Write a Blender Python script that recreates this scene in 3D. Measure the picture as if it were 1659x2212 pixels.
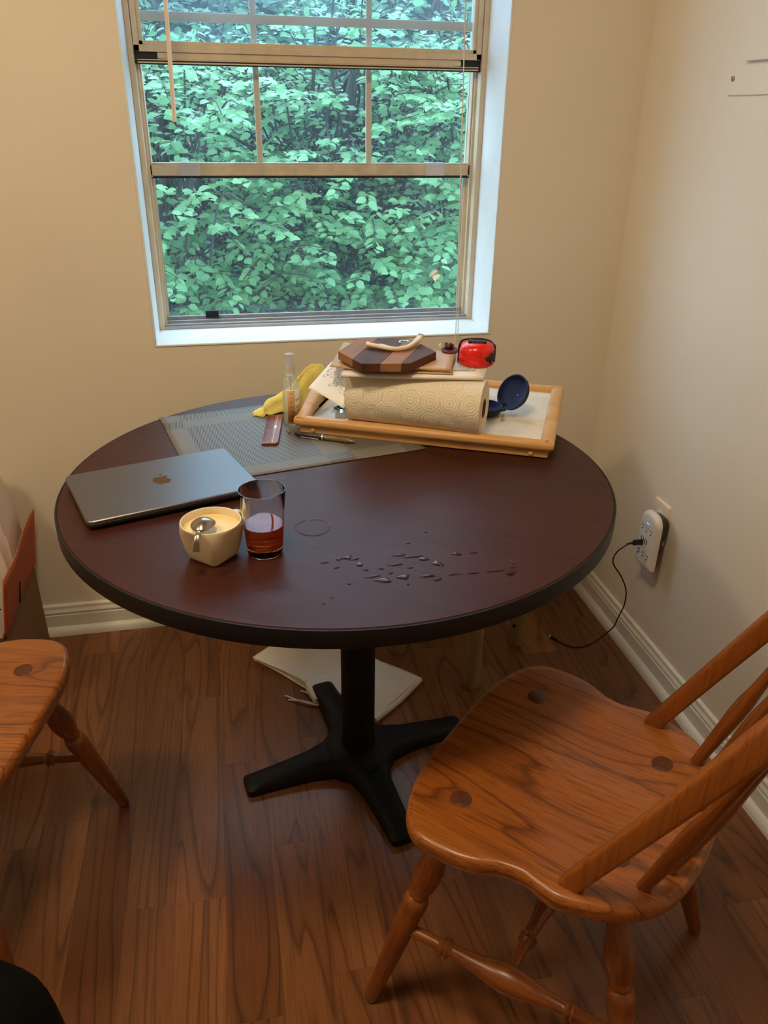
import bpy, bmesh, math, random
import numpy as np
from mathutils import Vector, Matrix, Euler

random.seed(7)
rng = np.random.default_rng(11)
sc = bpy.context.scene
for o in list(bpy.data.objects):
    bpy.data.objects.remove(o)
COL = sc.collection

# ---------------------------------------------------------------- camera
cam = bpy.data.cameras.new('camera'); camo = bpy.data.objects.new('camera', cam); COL.objects.link(camo)
YAW, PITCH, ROLL = 0.2058, -0.4683, 0.0137
fwv = Vector((math.sin(YAW)*math.cos(PITCH), math.cos(YAW)*math.cos(PITCH), math.sin(PITCH)))
rtv = Vector((math.cos(YAW), -math.sin(YAW), 0)); upv = rtv.cross(fwv)
r2 = rtv*math.cos(ROLL)+upv*math.sin(ROLL); u2 = upv*math.cos(ROLL)-rtv*math.sin(ROLL)
mw = Matrix((r2, u2, -fwv)).transposed().to_4x4(); mw.translation = (-1.0763, -2.0485, 1.3646)
camo.matrix_world = mw
cam.sensor_fit = 'VERTICAL'; cam.sensor_height = 24.0; cam.lens = 1699.3/2212*24.0
cam.clip_start = 0.02; cam.clip_end = 200
sc.camera = camo

# ---------------------------------------------------------------- world, exposure
SKY = (0.55, 0.80, 1.0); SKY_STRENGTH = 5.6
LAMP_STRENGTH = 58.0; LAMP_COL = (1.0, 0.785, 0.495)
w = bpy.data.worlds.new('overcast_sky'); sc.world = w; w.use_nodes = True
bg = w.node_tree.nodes['Background']; bg.inputs[0].default_value = (*SKY, 1); bg.inputs[1].default_value = SKY_STRENGTH
sc.view_settings.view_transform = 'Standard'; sc.view_settings.look = 'None'
sc.view_settings.gamma = 1.0; sc.view_settings.use_curve_mapping = False
sc.view_settings.exposure = 0.0

# ---------------------------------------------------------------- helpers: colour and materials
def lin(c):
    return tuple(((v/255)/12.92 if v/255 <= 0.04045 else ((v/255+0.055)/1.055)**2.4) for v in c)
class G:
    """small node-graph helper"""
    def __init__(s, name):
        s.m = bpy.data.materials.new(name); s.m.use_nodes = True; s.t = s.m.node_tree
        s.b = s.t.nodes['Principled BSDF']; s.out = s.t.nodes['Material Output']
    def n(s, typ, **kw):
        nd = s.t.nodes.new(typ)
        for k, v in kw.items():
            if hasattr(nd, k) and not k.startswith('i_'): setattr(nd, k, v)
        return nd
    def put(s, sock, v):
        if isinstance(v, bpy.types.NodeSocket): s.t.links.new(v, sock)
        else:
            if isinstance(v, tuple) and len(v) == 3 and sock.type == 'RGBA': v = (*v, 1)
            sock.default_value = v
    def math(s, op, a, b=None, clamp=False):
        nd = s.n('ShaderNodeMath'); nd.operation = op; nd.use_clamp = clamp
        s.put(nd.inputs[0], a)
        if b is not None: s.put(nd.inputs[1], b)
        return nd.outputs[0]
    def vmul(s, v, xyz):
        nd = s.n('ShaderNodeVectorMath'); nd.operation = 'MULTIPLY'; s.put(nd.inputs[0], v); nd.inputs[1].default_value = xyz
        return nd.outputs[0]
    def vadd(s, v, o):
        nd = s.n('ShaderNodeVectorMath'); nd.operation = 'ADD'; s.put(nd.inputs[0], v); s.put(nd.inputs[1], o)
        return nd.outputs[0]
    def noise(s, v, scale, detail=3, rough=0.5, dist=0.0):
        nd = s.n('ShaderNodeTexNoise'); s.put(nd.inputs['Vector'], v)
        nd.inputs['Scale'].default_value = scale; nd.inputs['Detail'].default_value = detail
        nd.inputs['Roughness'].default_value = rough; nd.inputs['Distortion'].default_value = dist
        return nd.outputs[0]
    def ramp(s, fac, stops):
        nd = s.n('ShaderNodeValToRGB'); s.put(nd.inputs[0], fac); cr = nd.color_ramp
        while len(cr.elements) < len(stops): cr.elements.new(0.5)
        for e, (p, c) in zip(cr.elements, stops):
            e.position = p; e.color = (*c, 1) if len(c) == 3 else c
        return nd.outputs[0]
    def mix(s, fac, a, b, mode='MIX'):
        nd = s.n('ShaderNodeMix'); nd.data_type = 'RGBA'; nd.blend_type = mode
        s.put(nd.inputs[0], fac); s.put(nd.inputs[6], a); s.put(nd.inputs[7], b)
        return nd.outputs[2]
    def obj(s): return s.n('ShaderNodeTexCoord').outputs['Object']
    def uv(s): return s.n('ShaderNodeTexCoord').outputs['UV']
    def bump(s, h, strength=0.2, dist=0.002):
        nd = s.n('ShaderNodeBump'); nd.inputs['Strength'].default_value = strength; nd.inputs['Distance'].default_value = dist
        s.put(nd.inputs['Height'], h); s.t.links.new(nd.outputs[0], s.b.inputs['Normal'])
    def set(s, **kw):
        for k, v in kw.items(): s.put(s.b.inputs[k.replace('_', ' ')], v)
        return s

MATS = {}
def plain(name, col, rough=0.5, metal=0.0, spec=0.5, noise=0.06, nscale=40.0, bump=0.0, bscale=200.0, bdist=0.001, **kw):
    g = G(name); o = g.obj()
    c = lin(col)
    f = g.noise(o, nscale, 3)
    lo = tuple(v*(1-noise*2) for v in c); hi = tuple(min(1, v*(1+noise*2)) for v in c)
    g.set(Base_Color=g.ramp(f, [(0.25, lo), (0.75, hi)]), Roughness=rough, Metallic=metal)
    g.b.inputs['Specular IOR Level'].default_value = spec
    for k, v in kw.items(): g.put(g.b.inputs[k.replace('_', ' ')], v)
    if bump: g.bump(g.noise(o, bscale, 3), bump, bdist)
    MATS[name] = g.m
    return g.m

def wood(name, dark, mid, light, axis=0, scale=9.0, stretch=7.0, rings=9.0, line=0.55, rough=0.4, rand=False, tone=None, fine=0.35, coat=0.0, bump=0.06):
    g = G(name); o = g.obj()
    if rand:
        inf = g.n('ShaderNodeObjectInfo')
        r = inf.outputs['Random']
        cmb = g.n('ShaderNodeCombineXYZ')
        g.put(cmb.inputs[0], g.math('MULTIPLY', r, 37.0)); g.put(cmb.inputs[1], g.math('MULTIPLY', r, 91.0)); g.put(cmb.inputs[2], g.math('MULTIPLY', r, 13.0))
        o = g.vadd(o, cmb.outputs[0])
    sv = [1.0, 1.0, 1.0]; sv[axis] = 1.0/stretch
    v = g.vmul(o, tuple(sv))
    big = g.noise(v, scale, 1.5, 0.4, 0.25)
    wob = g.noise(v, scale*9, 2, 0.5)
    ph = g.math('ADD', g.math('MULTIPLY', big, rings*6.283), g.math('MULTIPLY', wob, 1.1))
    saw = g.math('FRACT', g.math('DIVIDE', ph, 6.283))
    linef = g.ramp(saw, [(0.0, (1, 1, 1)), (0.07, (0.5, 0.5, 0.5)), (0.30, (0, 0, 0)), (0.90, (0.12, 0.12, 0.12)), (1.0, (1, 1, 1))])
    sv2 = [1.0, 1.0, 1.0]; sv2[axis] = 1.0/40.0
    fin = g.noise(g.vmul(o, tuple(sv2)), scale*45, 2, 0.6)
    patch = g.noise(v, scale*0.55, 2, 0.5)
    base = g.ramp(patch, [(0.3, lin(mid)), (0.72, lin(light))])
    c = g.mix(g.math('MULTIPLY', linef, line), base, lin(dark))
    c = g.mix(g.math('MULTIPLY', g.ramp(fin, [(0.5, (0, 0, 0)), (0.66, (1, 1, 1))]), fine), c, lin(dark))
    if rand and tone:
        inf2 = g.n('ShaderNodeObjectInfo')
        r2_ = g.math('FRACT', g.math('MULTIPLY', inf2.outputs['Random'], 7.31))
        c = g.mix(1.0, c, g.ramp(r2_, [(0.0, tone[0]), (0.5, tone[1]), (1.0, tone[2])]), 'MULTIPLY')
    g.set(Base_Color=c, Roughness=g.math('ADD', g.math('MULTIPLY', fin, 0.12), rough-0.06))
    if coat:
        g.b.inputs['Coat Weight'].default_value = coat; g.b.inputs['Coat Roughness'].default_value = 0.25
    if bump: g.bump(g.math('ADD', linef, g.math('MULTIPLY', fin, 0.6)), bump, 0.0008)
    MATS[name] = g.m
    return g.m

def shader_mat(name): 
    g = G(name); g.t.nodes.remove(g.b); MATS[name] = g.m; return g

def glass_pane(name, haze, tint=(0.93, 0.97, 1.0), hz=(0.75, 0.88, 1.0)):
    g = shader_mat(name)
    tr = g.n('ShaderNodeBsdfTransparent'); tr.inputs[0].default_value = (*tint, 1)
    ts = g.n('ShaderNodeBsdfTranslucent'); ts.inputs[0].default_value = (*hz, 1)
    gl = g.n('ShaderNodeBsdfGlossy'); gl.inputs['Roughness'].default_value = 0.02
    smudge = g.noise(g.obj(), 6.0, 4, 0.6)
    hf = g.ramp(smudge, [(0.3, (haze*0.6,)*3), (0.75, (haze*1.5,)*3)])
    m1 = g.n('ShaderNodeMixShader'); g.put(m1.inputs[0], hf); g.t.links.new(tr.outputs[0], m1.inputs[1]); g.t.links.new(ts.outputs[0], m1.inputs[2])
    fr = g.n('ShaderNodeFresnel'); fr.inputs[0].default_value = 1.45
    m2 = g.n('ShaderNodeMixShader'); geo_ = g.n('ShaderNodeNewGeometry')
    g.put(m2.inputs[0], g.math('MULTIPLY', g.math('MULTIPLY', fr.outputs[0], 0.9), g.math('SUBTRACT', 1.0, geo_.outputs['Backfacing']))); g.t.links.new(m1.outputs[0], m2.inputs[1]); g.t.links.new(gl.outputs[0], m2.inputs[2])
    g.t.links.new(m2.outputs[0], g.out.inputs[0])
    return g.m

# ---------------------------------------------------------------- helpers: objects
def link(o, parent=None):
    COL.objects.link(o)
    if parent is not None: o.parent = parent
    return o
def tag(o, label=None, cat=None, group=None, kind=None):
    if label: o['label'] = label
    if cat: o['category'] = cat
    if group: o['group'] = group
    if kind: o['kind'] = kind
    return o
def thing(name, label, cat, loc=(0, 0, 0), rz=0.0, group=None, rot=None, kind=None):
    o = bpy.data.objects.new(name, None); o.empty_display_size = 0.05
    o.location = loc; o.rotation_euler = rot if rot else (0, 0, rz)
    link(o); return tag(o, label, cat, group, kind)
def copy_tree(o, parent=None):
    c = o.copy(); link(c, parent)
    for ch in list(o.children): copy_tree(ch, c)
    return c

class B:
    def __init__(s): s.v = []; s.f = []; s.mi = []; s.cur = 0
    def add(s, vs, fs, M=None):
        k = len(s.v)
        for p in vs:
            p = Vector(p)
            s.v.append(tuple(M @ p) if M is not None else tuple(p))
        for f in fs: s.f.append(tuple(i+k for i in f)); s.mi.append(s.cur)
        return s
    def box(s, x0, y0, z0, x1, y1, z1, M=None):
        return s.add([(x0, y0, z0), (x1, y0, z0), (x1, y1, z0), (x0, y1, z0), (x0, y0, z1), (x1, y0, z1), (x1, y1, z1), (x0, y1, z1)],
                     [(0, 3, 2, 1), (4, 5, 6, 7), (0, 1, 5, 4), (1, 2, 6, 5), (2, 3, 7, 6), (3, 0, 4, 7)], M)
    def prism(s, pts, z0, z1, M=None):
        n = len(pts)
        a = sum(pts[i][0]*pts[(i+1) % n][1]-pts[(i+1) % n][0]*pts[i][1] for i in range(n))
        if a < 0: pts = pts[::-1]
        vs = [(x, y, z0) for x, y in pts]+[(x, y, z1) for x, y in pts]
        fs = [tuple(range(n))[::-1], tuple(range(n, 2*n))]+[(i, (i+1) % n, n+(i+1) % n, n+i) for i in range(n)]
        return s.add(vs, fs, M)
    def loft(s, rings, caps=True, closed=True, M=None):
        n = len(rings[0]); vs = [p for r in rings for p in r]; fs = []
        for j in range(len(rings)-1):
            for i in range(n if closed else n-1):
                a = j*n+i; b = j*n+(i+1) % n
                fs.append((a, b, b+n, a+n))
        if caps:
            fs.append(tuple(range(n))[::-1]); fs.append(tuple(range((len(rings)-1)*n, len(rings)*n)))
        return s.add(vs, fs, M)
    def lathe(s, prof, n=24, M=None, caps=True):
        rings = [[(r*math.cos(2*math.pi*i/n), r*math.sin(2*math.pi*i/n), z) for i in range(n)] for r, z in prof]
        return s.loft(rings, caps, True, M)
    def tube(s, path, rad, n=10, sec=None, M=None, up=None):
        P = [Vector(p) for p in path]; m = len(P)
        if not hasattr(rad, '__len__'): rad = [rad]*m
        T = [(P[min(i+1, m-1)]-P[max(i-1, 0)]).normalized() for i in range(m)]
        ref = Vector(up) if up else (Vector((0, 0, 1)) if abs(T[0].z) < 0.9 else Vector((1, 0, 0)))
        x = (ref-T[0]*ref.dot(T[0])).normalized(); rings = []
        for i in range(m):
            x = (x-T[i]*x.dot(T[i])).normalized(); y = T[i].cross(x)
            if sec: rings.append([tuple(P[i]+(x*a+y*b)*rad[i]) for a, b in sec])
            else: rings.append([tuple(P[i]+(x*math.cos(2*math.pi*k/n)+y*math.sin(2*math.pi*k/n))*rad[i]) for k in range(n)])
        return s.loft(rings, True, True, M)
    def grid(s, fn, nu, nv, M=None):
        vs = [fn(i/nu, j/nv) for j in range(nv+1) for i in range(nu+1)]
        fs = [(j*(nu+1)+i, j*(nu+1)+i+1, (j+1)*(nu+1)+i+1, (j+1)*(nu+1)+i) for j in range(nv) for i in range(nu)]
        return s.add(vs, fs, M)
    def mesh(s, name):
        me = bpy.data.meshes.new(name); me.from_pydata(s.v, [], s.f); me.update()
        return me
    def obj(s, name, mat, parent=None, smooth=35, bevel=0.0, segs=2, solid=0.0, loc=None, rot=None, sub=0, label=None):
        me = s.mesh(name)
        mats = mat if isinstance(mat, (list, tuple)) else [mat]
        for m in mats: me.materials.append(m)
        if len(mats) > 1: me.polygons.foreach_set('material_index', s.mi)
        bm = bmesh.new(); bm.from_mesh(me); bmesh.ops.recalc_face_normals(bm, faces=bm.faces); bm.to_mesh(me); bm.free()
        if smooth:
            me.polygons.foreach_set('use_smooth', [True]*len(me.polygons)); me.set_sharp_from_angle(angle=math.radians(smooth))
        o = bpy.data.objects.new(name, me); link(o, parent)
        if loc: o.location = loc
        if rot: o.rotation_euler = rot
        if solid:
            md = o.modifiers.new('thickness', 'SOLIDIFY'); md.thickness = solid; md.offset = 0
        if bevel:
            md = o.modifiers.new('bevel', 'BEVEL'); md.width = bevel; md.segments = segs; md.limit_method = 'ANGLE'; md.angle_limit = math.radians(40)
            md.harden_normals = False
        if sub:
            md = o.modifiers.new('sub', 'SUBSURF'); md.levels = sub; md.render_levels = sub
        if label: o['label'] = label
        return o

def rrect(w, h, r, n=5, cx=0, cy=0):
    pts = []
    for (sx, sy, a0) in ((1, 1, 0), (-1, 1, 90), (-1, -1, 180), (1, -1, 270)):
        for k in range(n+1):
            a = math.radians(a0+90*k/n)
            pts.append((cx+sx*(w/2-r)+r*math.cos(a), cy+sy*(h/2-r)+r*math.sin(a)))
    return pts
def spline(pts, n=8):
    P = [Vector(p) for p in pts]; out = []
    for i in range(len(P)-1):
        p0, p1, p2, p3 = P[max(i-1, 0)], P[i], P[i+1], P[min(i+2, len(P)-1)]
        for k in range(n):
            t = k/n
            out.append(0.5*((2*p1)+(p2-p0)*t+(2*p0-5*p1+4*p2-p3)*t*t+(3*p1-p0-3*p2+p3)*t**3))
    out.append(P[-1]); return out
def align(a, b):
    """matrix taking local z axis 0..1 direction onto a->b, origin a"""
    a, b = Vector(a), Vector(b); d = (b-a).normalized()
    q = Vector((0, 0, 1)).rotation_difference(d)
    M = q.to_matrix().to_4x4(); M.translation = a
    return M, (b-a).length
def text_mesh(name, txt, size, mat, parent, M, depth=0.0, align_x='CENTER', spacing=1.0):
    cu = bpy.data.curves.new(name, 'FONT'); cu.body = txt; cu.size = size; cu.align_x = align_x; cu.align_y = 'CENTER'
    cu.extrude = depth; cu.space_line = spacing; cu.resolution_u = 2
    t = bpy.data.objects.new(name+'_src', cu); COL.objects.link(t)
    dg = bpy.context.evaluated_depsgraph_get()
    me = bpy.data.meshes.new_from_object(t.evaluated_get(dg))
    bpy.data.objects.remove(t); me.name = name
    me.materials.clear(); me.materials.append(mat)
    o = bpy.data.objects.new(name, me); link(o, parent); o.matrix_local = M
    return o

# ---------------------------------------------------------------- materials
WALL = plain('wall_paint', (228, 219, 204), 0.62, noise=0.012, nscale=3, bump=0.12, bscale=260, bdist=0.0006)
CEIL = plain('ceiling_paint', (232, 222, 205), 0.8, noise=0.01)
TRIMW = plain('white_trim_paint', (226, 224, 216), 0.38, noise=0.015, nscale=8)
REVEAL = plain('white_reveal_paint', (226, 229, 231), 0.5, noise=0.02, nscale=14)
ALU = plain('beige_aluminium', (205, 190, 165), 0.45, noise=0.05, nscale=25)
ALU2 = plain('weathered_beige_aluminium', (196, 180, 154), 0.5, noise=0.10, nscale=30)
ALUGREY = plain('grey_aluminium', (170, 170, 172), 0.35, metal=0.6, noise=0.05)
CLIPM = plain('bright_clip_metal', (206, 206, 210), 0.3, metal=0.25, noise=0.02)
MUNT = plain('muntin_beige', (226, 204, 180), 0.5, noise=0.03)
GASKET = plain('black_gasket', (22, 20, 20), 0.6, noise=0.1)
PANE = glass_pane('hazy_window_glass', 0.016)
PANE2 = glass_pane('dusty_window_glass', 0.042)
SCREEN = glass_pane('insect_screen_mesh', 0.024, tint=(0.95, 0.96, 0.96), hz=(0.5, 0.62, 0.68))
CORD = plain('white_cord', (222, 212, 200), 0.6)
WAND = plain('cream_plastic', (234, 212, 190), 0.35, noise=0.02)
FLOORW = wood('laminate_walnut', (50, 24, 13), (120, 74, 43), (152, 102, 64), axis=1, scale=9.0, stretch=11, rings=11, line=0.62, rough=0.31, rand=True,
              tone=((0.72, 0.66, 0.64), (0.92, 0.90, 0.86), (1.10, 1.06, 1.0)), fine=0.30, bump=0.04)
OAK = wood('honey_oak', (72, 30, 8), (148, 82, 28), (174, 104, 42), axis=0, scale=7.5, stretch=8, rings=13, line=0.72, rough=0.33, fine=0.55, coat=0.25, bump=0.08)
OAKB = wood('bent_oak', (84, 40, 13), (140, 76, 27), (162, 94, 37), axis=2, scale=6, stretch=10, rings=3, line=0.22, rough=0.36, fine=0.4, coat=0.2, bump=0.03)
OAKT = wood('turned_oak', (70, 32, 11), (130, 68, 24), (150, 84, 33), axis=2, scale=9, stretch=7, rings=6, line=0.4, rough=0.34, fine=0.5, coat=0.25, bump=0.05)
TENON = wood('tenon_endgrain', (50, 22, 9), (88, 44, 18), (100, 52, 22), axis=0, scale=40, stretch=2, rings=5, line=0.5, rough=0.45, bump=0)
TABLE = wood('mahogany_laminate', (32, 14, 11), (58, 28, 22), (72, 36, 28), axis=0, scale=4.5, stretch=9, rings=5, line=0.16, rough=0.42, fine=0.22, bump=0.015); TABLE.node_tree.nodes['Principled BSDF'].inputs['Specular IOR Level'].default_value = 0.2
EDGEB = plain('black_edge_band', (15, 11, 10), 0.45, noise=0.08, spec=0.3)
IRON = plain('black_powder_coat', (10, 10, 11), 0.55, spec=0.3, noise=0.1, bump=0.08, bscale=500)
BLACK = plain('black_plastic', (17, 17, 18), 0.4, noise=0.05)
TRAYW = wood('tray_pine', (150, 96, 48), (206, 156, 100), (222, 176, 120), axis=0, scale=14, stretch=8, rings=5, line=0.3, rough=0.42, fine=0.3, bump=0.03)
TRAYP = plain('tray_white_laminate', (228, 220, 206), 0.45, noise=0.03, nscale=60)
STOOLW = wood('weathered_pine_leg', (80, 62, 42), (150, 122, 88), (170, 142, 104), axis=2, scale=10, stretch=7, rings=4, line=0.3, rough=0.55)

# ================================================================ SETTING
# floor: slab and two-strip laminate boards
fb = B().box(-3.4, -4.4, -0.06, 0.0, 0.0, -0.004)
floor = fb.obj('floor', FLOORW, smooth=0); tag(floor, 'reddish brown wood laminate floor of narrow strips under the table', 'floor', kind='structure')
SW = 0.0946; x_edges = [-1.1579+SW*k for k in range(-18, 13)]
anchors = {}
def strip_index(x): return round((x+1.1579)/SW)
anchors[strip_index(-1.3464)] = -0.376; anchors[strip_index(-1.2526)] = -0.981; anchors[strip_index(-1.5320)] = -0.735
anchors[strip_index(-1.158)] = -0.628; anchors[strip_index(-1.063)] = -0.88
plank_meshes = {}
npl = 0
for xe in x_edges:
    k = strip_index(xe); x0 = xe; x1 = min(xe+SW, -0.001)
    if x1-x0 < 0.01: continue
    j0 = anchors.get(k, -0.12-0.6*((k*0.377) % 1.0))
    ys = [j0+0.602*m for m in range(-6, 4)]
    ys = sorted([0.0]+[y for y in ys if -2.7 < y < -0.03]+[-2.7])
    for ya, yb in zip(ys[:-1], ys[1:]):
        L = yb-ya; key = (round(x1-x0, 4), round(L, 3))
        if key not in plank_meshes:
            g_ = 0.00006; hw = (x1-x0)/2-g_; hl = L/2-g_; c_ = 0.00018
            b = B().loft([[(-hw, -hl, -0.004), (hw, -hl, -0.004), (hw, hl, -0.004), (-hw, hl, -0.004)],
                          [(-hw, -hl, -c_), (hw, -hl, -c_), (hw, hl, -c_), (-hw, hl, -c_)],
                          [(-hw+c_, -hl+c_, 0), (hw-c_, -hl+c_, 0), (hw-c_, hl-c_, 0), (-hw+c_, hl-c_, 0)]])
            me = b.mesh('plank'); me.materials.append(FLOORW); plank_meshes[key] = me
        o = bpy.data.objects.new('plank', plank_meshes[key]); link(o, floor); o.location = ((x0+x1)/2, (ya+yb)/2, 0); npl += 1

tag(B().box(-3.4, -4.4, 2.45, 0.12, 0.25, 2.55).obj('ceiling', CEIL, smooth=0), 'plain white painted ceiling of the dining room', 'ceiling', kind='structure')
WL, WR, WB, WT = -1.244, -0.3645, 0.834, 2.08
wb_ = B()
le = 0.0062
wb_.box(-3.4, 0, 0, WL-le, 0.25, 2.45).box(WR+le, 0, 0, 0.12, 0.25, 2.45).box(WL-le, 0, 0, WR+le, 0.25, WB-le).box(WL-le, 0, WT+le, WR+le, 0.25, 2.45)
tag(wb_.obj('wall_back', WALL, smooth=0), 'beige painted wall around the window behind the round table', 'wall', kind='structure')
tag(B().box(0, -4.4, 0, 0.12, 0, 2.45).obj('wall_right', WALL, smooth=0), 'beige painted side wall with the power outlet on it', 'wall', kind='structure')
tag(B().box(-3.52, -4.4, 0, -3.4, 0.25, 2.45).obj('wall_left', WALL, smooth=0), 'beige painted wall on the far left side', 'wall', kind='structure')
tag(B().box(-3.52, -4.52, 0, 0.12, -4.4, 2.45).obj('wall_front', WALL, smooth=0), 'beige painted wall behind the viewer', 'wall', kind='structure')

# baseboards: moulded profile (distance from wall, height)
bbp = [(0, 0), (0.0135, 0), (0.0135, 0.061), (0.0095, 0.0625), (0.0095, 0.0665), (0.0128, 0.0685), (0.0128, 0.0725), (0.0105, 0.0755), (0.0085, 0.0785), (0.0080, 0.083), (0.0088, 0.0865), (0.0080, 0.0900), (0.0045, 0.0925), (0, 0.093)]
shoe = [(0.0135, 0), (0.029, 0), (0.0285, 0.008), (0.0255, 0.016), (0.020, 0.022), (0.0135, 0.0245)]
def sweep_back(prof, x0, x1): return B().loft([[(x, -d, z) for d, z in prof] for x in (x0, x1)])
def sweep_right(prof, y0, y1): return B().loft([[(-d, y, z) for d, z in prof] for y in (y0, y1)])
bbk = sweep_back(bbp, -3.4, 0).obj('baseboard_back', TRIMW, smooth=50); tag(bbk, 'white moulded baseboard along the window wall', 'baseboard', kind='structure')
sweep_back(shoe, -3.4, -0.0135).obj('shoe_moulding', TRIMW, bbk, smooth=60)
bbr = sweep_right(bbp, -4.4, -0.0).obj('baseboard_right', TRIMW, smooth=50); tag(bbr, 'white moulded baseboard along the outlet wall', 'baseboard', kind='structure')
sweep_right(shoe, -4.4, -0.0135).obj('shoe_moulding', TRIMW, bbr, smooth=60)

# window reveal lining
tr = thing('trim_1', 'white painted window recess with deep sill', 'window recess', (0, 0, 0), kind='structure')
e = 0.006
B().box(WL-e, -0.002, WB-e, WR+e, 0.24, WB).obj('sill', REVEAL, tr, bevel=0.002)
B().box(WL-e, -0.0012, WB, WL, 0.16, WT).obj('jamb_lining', REVEAL, tr, bevel=0.001)
B().box(WR, -0.0012, WB, WR+e, 0.16, WT).obj('jamb_lining', REVEAL, tr, bevel=0.001)
B().box(WL, -0.0012, WT, WR, 0.16, WT+e).obj('head_lining', REVEAL, tr, bevel=0.001)

# window unit
win = thing('window_1', 'beige aluminium sash window with raised lower sash looking onto trees', 'window', (-0.804, 0.155, WB), kind='structure')
def W_(b): # world builder -> window-local
    b.v = [(x+0.804, y-0.155, z-WB) for x, y, z in b.v]; return b
fr = B()
for s_, xa in ((1, WL), (-1, WR)):
    fr.box(min(xa, xa+s_*0.0135), 0.155, WB, max(xa, xa+s_*0.0135), 0.245, WT)          # outer jamb
    fr.box(min(xa, xa+s_*0.020), 0.186, WB, max(xa, xa+s_*0.020), 0.191, WT)            # parting stop
    fr.box(min(xa, xa+s_*0.024), 0.222, WB, max(xa, xa+s_*0.024), 0.235, WT)            # screen track
W_(fr).obj('frame', ALU, win, bevel=0.0012)
tk = B(); tk.box(WL+0.0135, 0.158, WB, WR-0.0135, 0.245, WB+0.008).box(WL+0.0135, 0.165, WB+0.008, WR-0.0135, 0.170, WB+0.013).box(WL+0.0135, 0.190, WB+0.008, WR-0.0135, 0.195, WB+0.016).box(WL+0.0135, 0.215, WB+0.008, WR-0.0135, 0.222, WB+0.0225)
W_(tk).obj('sill_track', ALUGREY, win, bevel=0.0008)
W_(B().box(WL+0.0135, 0.155, WT-0.014, WR-0.0135, 0.245, WT)).obj('head_frame', ALU, win, bevel=0.001)
# inner (raised) sash
zb = 1.462; zt = WT-0.015; xa, xb = WL+0.0145, WR-0.0145
isash = B(); ya, yb = 0.159, 0.184
isash.box(xa, ya, 1.489, xa+0.013, yb, zt).box(xb-0.013, ya, 1.489, xb, yb, zt).box(xa, ya, 1.489, xb, yb, 1.503)
isash.box(xa+0.013, ya+0.005, 1.503, xa+0.022, yb-0.003, zt).box(xb-0.022, ya+0.005, 1.503, xb-0.013, yb-0.003, zt).box(xa+0.013, ya+0.005, 1.503, xb-0.013, yb-0.003, 1.512)
isash.box(xa+0.005, ya+0.003, 1.4715, xb-0.005, yb, 1.474).box(xa+0.055, ya+0.004, 1.474, xb-0.055, yb, 1.489)
isash.box(xa, ya, zt-0.02, xb, yb, zt)
iso = W_(isash).obj('inner_sash', ALU, win, bevel=0.0009)
W_(B().box(xa, ya+0.006, 1.474, xa+0.052, yb-0.002, 1.489).box(xb-0.052, ya+0.006, 1.474, xb, yb-0.002, 1.489).box(xa, ya+0.004, 1.4635, xb, yb, 1.4715)).obj('gasket', GASKET, iso, bevel=0.0006)
W_(B().box(xa+0.052, ya+0.002, 1.475, xa+0.070, yb-0.006, 1.487)).obj('latch_button', ALU, iso, bevel=0.002)
W_(B().box(xb-0.070, ya+0.002, 1.475, xb-0.052, yb-0.006, 1.487)).obj('latch_button', ALU, iso, bevel=0.002)
W_(B().box(xa+0.006, ya+0.001, 1.4655, xb-0.006, ya+0.005, 1.4685)).obj('lift_rail', ALU, iso, bevel=0.0006)
W_(B().box(xa+0.022, 0.170, 1.512, xb-0.022, 0.173, zt-0.02)).obj('glass', PANE2, iso, smooth=0)
# outer (lowered) sash with grille
osash = B(); ya, yb = 0.192, 0.216; ob, ot = 1.2145, 1.855; xo, xp = WL+0.014, WR-0.014
osash.box(xo, ya, ob, xo+0.010, yb, ot).box(xp-0.010, ya, ob, xp, yb, ot).box(xo, ya, ob+0.003, xp, yb, ob+0.029).box(xo, ya+0.003, ob+0.029, xp, yb, ob+0.0335).box(xo, ya, ot-0.025, xp, yb, ot)
oso = W_(osash).obj('outer_sash', ALU2, win, bevel=0.0012)
W_(B().box(xo, ya+0.002, ob-0.003, xp, yb-0.002, ob+0.003)).obj('gasket', GASKET, oso)
W_(B().box(xo+0.010, 0.203, ob+0.0335, xp-0.010, 0.206, ot-0.025)).obj('glass', PANE, oso, smooth=0)
for xm in (-0.9465, -0.6605):
    W_(B().box(xm-0.0075, 0.2065, ob+0.0335, xm+0.0075, 0.213, ot-0.025)).obj('muntin', MUNT, oso, bevel=0.001)
W_(B().box(xo+0.010, 0.2062, 1.5555, xp-0.010, 0.2135, 1.5755)).obj('muntin', MUNT, oso, bevel=0.001)
for xc in (-1.126, -0.481):
    cl = B(); cl.box(xc-0.025, 0.188, ob+0.003, xc+0.025, 0.1925, ob+0.027).box(xc-0.025, 0.1865, ob+0.0265, xc+0.025, 0.204, ob+0.035)
    W_(cl).obj('clip', CLIPM, oso, bevel=0.001)
# insect screen in the lower half
scr = B(); sx0, sx1 = WL+0.020, WR-0.020
scr.box(sx0, 0.226, WB+0.009, sx0+0.006, 0.234, ob).box(sx1-0.006, 0.226, WB+0.009, sx1, 0.234, ob).box(sx0, 0.226, WB+0.009, sx1, 0.234, WB+0.016)
sco = W_(scr).obj('screen_frame', ALUGREY, win, bevel=0.0008)
W_(B().box(sx0+0.006, 0.2296, WB+0.016, sx1-0.006, 0.2304, ob+0.02)).obj('mesh', SCREEN, sco, smooth=0)
W_(B().box(-1.120, 0.2085, WB+0.0165, -1.084, 0.215, WB+0.036)).obj('sash_stop', GASKET, win, bevel=0.001)

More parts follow.
